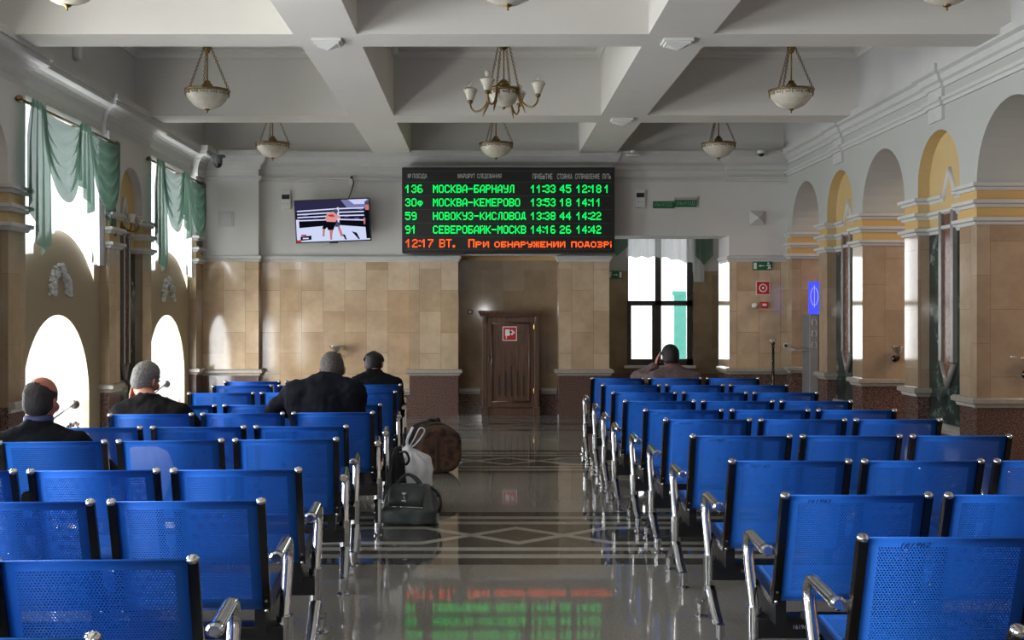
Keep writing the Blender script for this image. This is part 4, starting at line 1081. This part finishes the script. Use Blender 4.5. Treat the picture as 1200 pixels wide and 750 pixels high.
# ------------------------------------------------------------------ BAGS
def blob(name, bm, mats, parent, voxel=.012, sm=6, disp=None):
    me = bpy.data.meshes.new('tmp'); bmesh.ops.recalc_face_normals(bm, faces=bm.faces); bm.to_mesh(me); bm.free()
    o = bpy.data.objects.new('tmp', me); COL.objects.link(o)
    md = o.modifiers.new('r', 'REMESH'); md.mode = 'VOXEL'; md.voxel_size = voxel
    ms = o.modifiers.new('s', 'SMOOTH'); ms.iterations = sm; ms.factor = .5
    dg = bpy.context.evaluated_depsgraph_get(); m2 = bpy.data.meshes.new_from_object(o.evaluated_get(dg))
    bpy.data.objects.remove(o); bpy.data.meshes.remove(me)
    m2.name = name
    if disp:
        nr = [v.normal.copy() for v in m2.vertices]
        for v, n in zip(m2.vertices, nr): v.co = v.co + n * disp(v.co)
    m2.materials.clear()
    for m in (mats if isinstance(mats, (list, tuple)) else [mats]): m2.materials.append(m)
    for p in m2.polygons: p.use_smooth = True
    r = bpy.data.objects.new(name, m2); COL.objects.link(r)
    if parent: r.parent = parent
    return r
def loftbox(bm, secs, n=24, sq=.55):
    "closed loft of rounded rectangles (cx, cy, z, half x, half y)"
    prev = None
    for cx, cy, z, hx, hy in secs:
        rg = ring(bm, V((cx, cy, z)), V((hx, 0, 0)), V((0, hy, 0)), n, sq)
        if prev: bridge(bm, prev, rg)
        else: bm.faces.new(rg[::-1])
        prev = rg
    bm.faces.new(prev)
M_leather = plain('grey_green_leather', rgb(66, 72, 72), .42, 0, .18, 9, bump=.15)
hb = thing('leather_holdall', (-.512, 7.75, 0), 'dark grey leather holdall on the floor beside the left benches', 'bag', rz=math.radians(-8))
bm = NB(); loftbox(bm, [(0, 0, .0, .17, .11), (0, 0, .012, .195, .135), (0, 0, .1, .2, .14), (0, 0, .18, .175, .115), (0, 0, .24, .15, .08), (0, 0, .265, .13, .05), (0, 0, .27, .1, .03)])
blob('body', bm, M_leather, hb, .008, 3, lambda c: .006 * noise.noise(c * 14))
bm = NB(); loftbox(bm, [(-.01, -.1, .13, .125, .052), (-.01, -.085, .2, .125, .048), (-.01, -.055, .255, .115, .03), (-.01, -.03, .275, .1, .03)]); link('flap', bm, M_leather, hb, True)
bm = NB(); box(bm, -.02, -.005, -.158, -.145, .175, .225, 0, .003); box(bm, -.03, .005, -.155, -.145, .215, .23, 0, .003); box(bm, -.035, .0, -.158, -.147, .165, .18, 0, .003); link('clasp', bm, M_chrome, hb)
bm = NB(); tube(bm, [(-.12, -.148, .135), (.1, -.15, .13)], .004, 6); ell(bm, (.105, -.152, .13), (.014, .006, .006), n=8); link('zip', bm, M_chrome, hb)
for y in (-.03, .03):
    bm = NB(); tube(bm, spline([(-.09, y, .25), (-.06, y * .8, .31), (-.015, 0, .335), (.04, y * .8, .305), (.08, y, .25)], 5), .011, 8); link('handle', bm, M_leather, hb, True)
bm = NB(); tube(bm, spline([(.14, 0, .25), (.2, .01, .2), (.215, 0, .13), (.2, 0, .07)], 5), .012, 6); ell(bm, (.2, -.02, .2), (.014, .014, .016), n=8); link('strap', bm, M_black, hb, True)

def make_camo():
    m = NT('camouflage_canvas'); tc = m.n('ShaderNodeTexCoord')
    m.l(m.ramp(m.noise(tc.outputs['Object'], 11, 5, .6), [(.36, rgb(40, 30, 26)), (.45, rgb(70, 46, 36)), (.56, rgb(92, 64, 48)), (.66, rgb(48, 44, 36))]), m.b.inputs['Base Color'])
    m.b.inputs['Roughness'].default_value = .8; return m.m
q = P(511, 555, 10.13)
du = thing('duffel_bag', (q.x - .03, 10.42, 0), 'brown camouflage duffel bag standing on the floor behind the white plastic bag', 'bag', rz=math.radians(14))
bm = NB(); prev = None
for y, s in ((-.33, .86), (-.31, .97), (-.28, 1), (-.1, 1.03), (.1, 1.03), (.3, 1), (.33, .9)):
    rg = ring(bm, V((0, y, .215 * 1.0)), V((.2 * s, 0, 0)), V((0, 0, .213 * s)), 28, .75)
    if prev: bridge(bm, prev, rg)
    else: bm.faces.new(rg[::-1])
    prev = rg
bm.faces.new(prev)
blob('body', bm, make_camo(), du, .012, 3, lambda c: .008 * noise.noise(c * 9))
M_web = plain('brown_webbing', rgb(74, 64, 54), .8)
for y in (-.12, .14):
    bm = NB(); tube(bm, [(.215 * math.cos(a), y, .215 + .228 * math.sin(a)) for a in [(-.3 + i * (PI + .6) / 20) for i in range(21)]], .008, 6, flat=2.6, up=V((0, 1, 0))); link('strap', bm, M_web, du, True)
bm = NB(); box(bm, -.06, -.04, -.345, -.32, .04, .36, 0, .003); link('zip', bm, M_web, du)
bm = NB(); tube(bm, spline([(-.1, -.12, .43), (-.06, -.05, .475), (0, 0, .46), (.05, .06, .47), (.08, .14, .43)], 4), .012, 6); link('handle', bm, M_web, du, True)

def plastic_bag(loc, h, w, label, knot=True, sx=1.0):
    t = thing('plastic_bag', loc, label, 'bag')
    bm = NB(); loftbox(bm, [(0, 0, .0, w * .5, w * .38), (0, 0, .02, w * .78, w * .6), (0, 0, h * .3, w * .96, w * .8), (.01, 0, h * .62, w * 1.0, w * .8), (.01, 0, h * .78, w * .86, w * .66), (0, 0, h * .87, w * .5, w * .38), (-.01, 0, h * .92, w * .16, w * .14), (-.01, 0, h * .97, w * .13, w * .1)], 24, .85)
    def dsp(c):
        a = math.atan2(c.y, c.x); k = max(0, min(1, (c.z / h - .3) * 2))
        return .012 * noise.noise(c * 13) + .010 * k * math.sin(a * 13 + noise.noise(c * 6) * 4)
    blob('body', bm, M_bag, t, .012, 2, dsp)
    if knot:
        for s in (-1, 1):
            bm = NB(); tube(bm, spline([(-.01, 0, h * .92), (-.01 + s * .02 + .02, 0, h * 1.05), (s * .025 + .05, 0, h * 1.22), (s * .05 + .06, .01, h * 1.18), (s * .04 + .02, 0, h * 1.02), (0, 0, h * .92)], 5), .011, 6, flat=.5); link('handle', bm, M_bag, t, True)
    return t
q = P(478, 540, 8.1)
plastic_bag((-.55, 8.22, 0), .50, .165, 'white knotted plastic bag standing behind the grey holdall')
bk = thing('drawstring_bag', (-.635, 7.985, 0), 'black cloth bag squeezed between the bench leg and the plastic bag', 'bag')
bm = NB(); loftbox(bm, [(0, 0, 0, .05, .06), (0, 0, .02, .075, .08), (.005, 0, .2, .075, .08), (.01, 0, .36, .055, .06), (.015, 0, .46, .035, .035), (.015, 0, .5, .022, .022)], 20, .8)
blob('body', bm, plain('black_cloth', rgb(20, 20, 22), .75), bk, .01, 3, lambda c: .01 * noise.noise(c * 12) + .005 * math.sin(math.atan2(c.y, c.x) * 9))
bm = NB(); tube(bm, spline([(.03, -.03, .46), (.075, -.05, .47), (.1, -.05, .42), (.08, -.05, .38), (.05, -.05, .4)], 5), .009, 6); link('strap', bm, M_black, bk, True)

# ------------------------------------------------------------------ PEOPLE
M_skin = plain('skin', rgb(176, 118, 96), .5, 0, .1, 12)
M_skin2 = plain('skin_ruddy', rgb(172, 104, 84), .5, 0, .12, 12)
def ik(s, w, l1, l2, hint):
    s, w = V(s), V(w); d = w - s; L = min(d.length, l1 + l2 - .005); d.normalize()
    a = (l1 * l1 - l2 * l2 + L * L) / (2 * L); h = math.sqrt(max(0, l1 * l1 - a * a)); hv = V(hint); hv = (hv - d * hv.dot(d)).normalized()
    return s + d * a + hv * h
def hand(bm, wrist, fdir, pdir, side, curl=.5):
    "palm, four bent fingers, thumb; fdir = finger direction, pdir = palm normal"
    f = V(fdir).normalized(); p = V(pdir); p = (p - f * p.dot(f)).normalized(); s = f.cross(p) * side
    w = V(wrist); c = w + f * .05
    R = Matrix((s, f, p)).transposed(); ell(bm, c, (.038, .055, .016), R, 12); ell(bm, w + f * .08, (.037, .02, .014), R, 10)
    for k, (o, L) in enumerate(((.03, .068), (.011, .076), (-.009, .07), (-.028, .055))):
        b = w + f * .088 + s * o; d = f; q = b
        for j, (seg, r) in enumerate(((.45, .0092), (.32, .0085), (.26, .0075))):
            ang = curl * (j + .6) * .62; d = (f * math.cos(ang) + p * math.sin(ang)); q2 = q + d * L * seg * 1.15
            caps(bm, q, q2, r, r * .94, 8); q = q2
    b = w + f * .03 + s * .033; m = b + (f * .6 + s * .7 + p * .25) * .035; caps(bm, b, m, .012, .0105, 8); caps(bm, m, m + (f * .9 + s * .15 + p * .35).normalized() * .03, .0102, .0085, 8)
def person(x, y, label, sh, sw, head, hy, hp, hr, LH, RH, jacket, trousers, hairm, coll=.12, bulk=1.0, hair='short', skin=None, collar=None, hintL=(-1, -.2, -.3), hintR=(1, -.2, -.3), phone=False, seat=.437):
    """seated figure facing away from the camera. sh = shoulder centre, head = head centre (local, z from floor),
    hy/hp/hr head yaw, pitch, roll in degrees; LH/RH = (wrist, finger direction, palm direction)"""
    skin = skin or M_skin
    t = thing('person', (x, y, 0), label, 'person', 'seated passengers')
    sh = V(sh); hc = V(head); pel = V((sh.x * .3, -.05, seat + .10)); chest = sh + V((0, .0, -.12))
    HR = Euler((math.radians(hp), math.radians(hr), math.radians(hy)), 'XYZ').to_matrix()
    H = lambda v: hc + HR @ V(v)
    neck0 = sh + V((0, .01, .03)); neck1 = H((0, -.025, -.07))
    SL, SR = sh + V((-sw / 2 + .055, 0, -.045)), sh + V((sw / 2 - .055, 0, -.045))
    EL, ER = ik(SL, LH[0], .29, .26, hintL), ik(SR, RH[0], .29, .26, hintR)
    knees = [V((pel.x + s * .13, .32, seat + .085)) for s in (-1, 1)]; hips = [V((pel.x + s * .09, -.02, seat + .085)) for s in (-1, 1)]
    ank = [V((pel.x + s * .13, .30, .09)) for s in (-1, 1)]
    def torso(bm, e):
        b = bulk
        for k in range(7):
            u = k / 6; c = pel.lerp(sh + V((0, .01, -.085)), u); c.y -= .035 * math.sin(u * PI)
            wx = lerp(.165, sw * .36, u) * b ** .5 + e; wy = lerp(.12, .105, u) * b + e
            ell(bm, c, (wx, wy, (.13 if k < 6 else .09) + e), n=16)
        caps(bm, SL, SR, .055 * b + e, None, 12)
        for S_ in (SL, SR): caps(bm, S_, neck0 + V((0, -.005, -.01)), .05 + e, .048 + e, 12)
    # --- body
    def flanks(bm, e):
        for S_, sd in ((SL, -1), (SR, 1)): caps(bm, S_ + V((-sd * .03, 0, -.05)), pel + V((sd * .1, -.01, .12)), .085 * bulk + e, .09 + e, 12)
    bm = NB(); torso(bm, 0)
    for S_, E, (w, fd, pd), sd in ((SL, EL, LH, 1), (SR, ER, RH, -1)):
        caps(bm, S_, E, .05, .04, 12); caps(bm, E, V(w), .042, .027, 12); hand(bm, w, fd, pd, sd, .7)
    for h, k, a in zip(hips, knees, ank):
        caps(bm, h, k, .082, .055, 12); caps(bm, k, a, .055, .036, 12); caps(bm, a + V((0, -.03, -.045)), a + V((0, .13, -.062)), .034, .024, 10)
    caps(bm, neck0, neck1, .058, .054, 12)
    ell(bm, H((0, -.008, .028)), (.077, .098, .092), HR, 20); ell(bm, H((0, -.055, -.02)), (.062, .052, .06), HR, 14); ell(bm, H((0, .03, -.045)), (.058, .062, .06), HR, 16); ell(bm, H((0, .06, -.085)), (.03, .028, .024), HR, 10)
    caps(bm, H((0, .088, .01)), H((0, .112, -.032)), .009, .015, 8); ell(bm, H((0, .09, -.062)), (.024, .012, .009), HR, 8); ell(bm, H((0, .08, .03)), (.05, .018, .01), HR, 8)
    for s in (-1, 1):
        ell(bm, H((s * .081, -.012, -.012)), (.010, .021, .030), HR @ Euler((.2, 0, s * .4)).to_matrix(), 10); ell(bm, H((s * .045, .06, -.035)), (.022, .03, .028), HR, 8)
    blob('body', bm, skin, t, .0068, 2)
    for s in (-1, 1):
        bm = NB(); ell(bm, H((s * .031, .083, .004)), (.012, .012, .012), n=10); link('eye', bm, M_signwhite, t, True)
    # --- hair
    if hair:
        bm = NB(); ts = bmesh.new(); bmesh.ops.create_uvsphere(ts, u_segments=110, v_segments=76, radius=1)
        dele = []
        for v in ts.verts:
            c = v.co; q = noise.noise(c * 16) * .09
            lim = -.93 if c.y < -.25 else (-.93 + .69 * min(1, (c.y + .25) / .3) if c.y < .05 else -.24 + 1.05 * (c.y - .05))
            cut = c.z < lim + q
            if hair == 'bald' and (c.z > .50 - .35 * c.y - .25 * abs(c.x) + q * 1.5 or c.y > .45): cut = True
            if cut: dele.append(v)
        bmesh.ops.delete(ts, geom=dele, context='VERTS')
        k = 1.035 if hair != 'full' else 1.12
        for v in ts.verts:
            c = v.co.copy(); lo = 1 + .5 * max(0, -c.z) ** 2; c.x *= lo; c.y *= lo
            v.co = V((c.x * .078 * k, c.y * .102 * k - .012, c.z * (.094 * k if c.z > 0 else .118) + .026)) * (1 + .025 * noise.noise(c * 9))
        ts.transform(Matrix.Translation(hc) @ HR.to_4x4())
        for f in ts.faces: f.smooth = True
        merge(bm, ts)
        o = link('hair', bm, hairm, t, True); md = o.modifiers.new('thick', 'SOLIDIFY'); md.thickness = .008; md.offset = -1
    # --- clothing
    def folds(c):
        return .010 * noise.noise(c * 6) + .006 * noise.noise(V((c.x * 9, c.y * 9, c.z * 26)) + V((c.x * 20, 0, 0))) + .004 * math.sin(c.z * 38 + c.x * 14 + 3 * noise.noise(c * 4))
    bm = NB(); torso(bm, .022); flanks(bm, .022)
    for S_, E, (w, fd, pd) in ((SL, EL, LH), (SR, ER, RH)):
        caps(bm, S_, E, .07 * bulk, .056, 14); caps(bm, E, V(w) + (V(w) - E).normalized() * -.015, .056, .042, 14)
    cc = neck0.lerp(neck1, coll)
    for i in range(16):
        a = 2 * PI * i / 16; ell(bm, cc + V((.066 * math.cos(a), .064 * math.sin(a), .012 - .018 * math.sin(a))), (.018, .018, .03), n=8)
    blob('jacket', bm, jacket, t, .011, 9, folds)
    if collar:
        bm = NB(); c2 = neck0.lerp(neck1, .5)
        tube(bm, [c2 + V((.062 * math.cos(a), .06 * math.sin(a), .012)) for a in [2 * PI * i / 20 for i in range(21)]], .014, 8, flat=1.8, up=V((0, 0, 1)), cap=False); link('shirt_collar', bm, collar, t, True)
    bm = NB(); ell(bm, pel + V((0, 0, -.0)), (.18, .14, .11), n=16)
    for h, k, a in zip(hips, knees, ank): caps(bm, h, k, .09, .07, 12); caps(bm, k, a + V((0, 0, .02)), .07, .055, 12)
    blob('trousers', bm, trousers, t, .013, 4, folds)
    for a in ank:
        bm = NB(); caps(bm, a + V((0, -.04, -.05)), a + V((0, .15, -.055)), .042, .034, 12); box(bm, a.x - .04, a.x + .04, a.y - .08, a.y + .17, 0, .03, 0, .01); blob('shoe', bm, M_black, t, .01, 2)
    return t, H
M_j1 = plain('black_jacket_cloth', rgb(13, 14, 17), .9, 0, .2, 14, spec=.15, bump=.2); M_j2 = plain('dark_brown_coat_cloth', rgb(19, 18, 18), .9, 0, .2, 14, spec=.15, bump=.2)
M_j3 = plain('navy_overcoat_cloth', rgb(15, 17, 25), .9, 0, .2, 12, spec=.15, bump=.2); M_j5 = plain('mauve_brown_jacket_cloth', rgb(92, 76, 74), .85, 0, .15, 14, bump=.2)
M_tr = plain('dark_trouser_cloth', rgb(34, 34, 38), .85); M_shirt = plain('blue_shirt_cloth', rgb(54, 62, 104), .75)
M_hgrey = plain('grey_hair', rgb(112, 108, 104), .75, 0, .4, 90); M_hdark = plain('dark_grey_hair', rgb(36, 32, 30), .75, 0, .4, 90); M_hblk = plain('black_hair', rgb(12, 11, 11), .7, 0, .3, 90); M_hsalt = plain('salt_pepper_hair', rgb(62, 58, 55), .75, 0, .4, 90)
lap = lambda s, z=.6: ((s * .1, .27, z), (-s * .6, .7, -.2), (0, 0, -1))
def bench_pos(i): b = BEN['L', i]; return b.location.y
y1 = bench_pos(4)
person(-2.31, y1 - .09, 'man in black jacket with balding ruddy head, before the nearer window arch', (0.0, -.04, .82), .5, (.0, .0, 1.005), -8, -4, 3, lap(-1), lap(1), M_j1, M_tr, M_hdark, hair='bald', skin=M_skin2, collar=M_shirt)
y2 = bench_pos(6)
person(-2.20, y2 - .08, 'grey-haired man in dark coat, cheek on hand, before the farther window arch', (.0, -.02, .85), .5, (-.06, .09, 1.02), -25, -10, 10, ((-.175, .13, .87), (.2, -.1, 1), (.9, -.1, 0)), lap(1), M_j2, M_tr, M_hgrey, hair='short', hintL=(-.6, .3, -1))
person(-1.06, y2 + .03, 'large man in a navy overcoat, grey head bowed, seated by the aisle', (.0, -.02, .985), .5, (.025, .12, 1.075), 8, -24, -3, ((-.2, .3, .78), (.7, .7, 0), (.3, 0, -1)), lap(1, .66), M_j3, M_tr, M_hsalt, hair='short', bulk=1.15, coll=.5, hintL=(-1, -.1, -.35), hintR=(.3, -.5, -1))
y4 = bench_pos(9)
t4, H4 = person(-1.0, y4 - .03, 'person in black with a flat cap, bowed, before the far wall panel', (0, -.0, .86), .47, (-.03, .13, .985), 0, -22, 0, lap(-1), lap(1), M_j1, M_tr, M_hblk, hair='short', coll=.45, hintL=(-.4, -.4, -1), hintR=(.4, -.4, -1))
bm = NB()
ts = bmesh.new(); bmesh.ops.create_uvsphere(ts, u_segments=24, v_segments=14, radius=1)
bmesh.ops.delete(ts, geom=[v for v in ts.verts if v.co.z < -.2], context='VERTS')
for v in ts.verts: v.co = V((v.co.x * .098, v.co.y * .118, v.co.z * .075 + .045))
for f in ts.faces: f.smooth = True
hm = Matrix.Translation(H4((0, 0, 0))) @ Euler((math.radians(-22), 0, 0)).to_matrix().to_4x4()
ts.transform(hm); merge(bm, ts)
tb = bmesh.new(); box(tb, -.06, .06, .08, .17, .03, .042, 0, .004); merge(bm, tb, hm)
link('flat_cap', bm, M_black, t4, True)
y5 = BEN['R', 10].location.y
t5, H5 = person(1.93, y5 - .03, 'dark-haired person in a mauve brown jacket holding a phone, before the lobby window', (.02, -.02, .86), .5, (-.02, .06, 1.02), 10, -6, 0, ((-.16, .1, .93), (.25, -.1, 1), (.9, -.1, 0)), lap(1), M_j5, M_tr, M_hblk, hair='full', hintL=(-1, .2, -.9), hintR=(.4, -.4, -1), collar=plain('red_scarf_cloth', rgb(120, 50, 48), .8))
o = thing('mobile_phone', (1.93 - .118, y5 - .03 + .07, 1.0), 'dark phone held to the ear of the person before the lobby window', 'phone')
bm = NB(); box(bm, -.005, .005, -.032, .032, -.05, .07, 0, .003); link('case', bm, M_black, o)

q = BEN['L', 4].location
plastic_bag((P(176, 515, 6.0).x, q.y + .03, .44), .34, .13, 'white plastic bag on the middle seat beside the man in the black jacket', False)
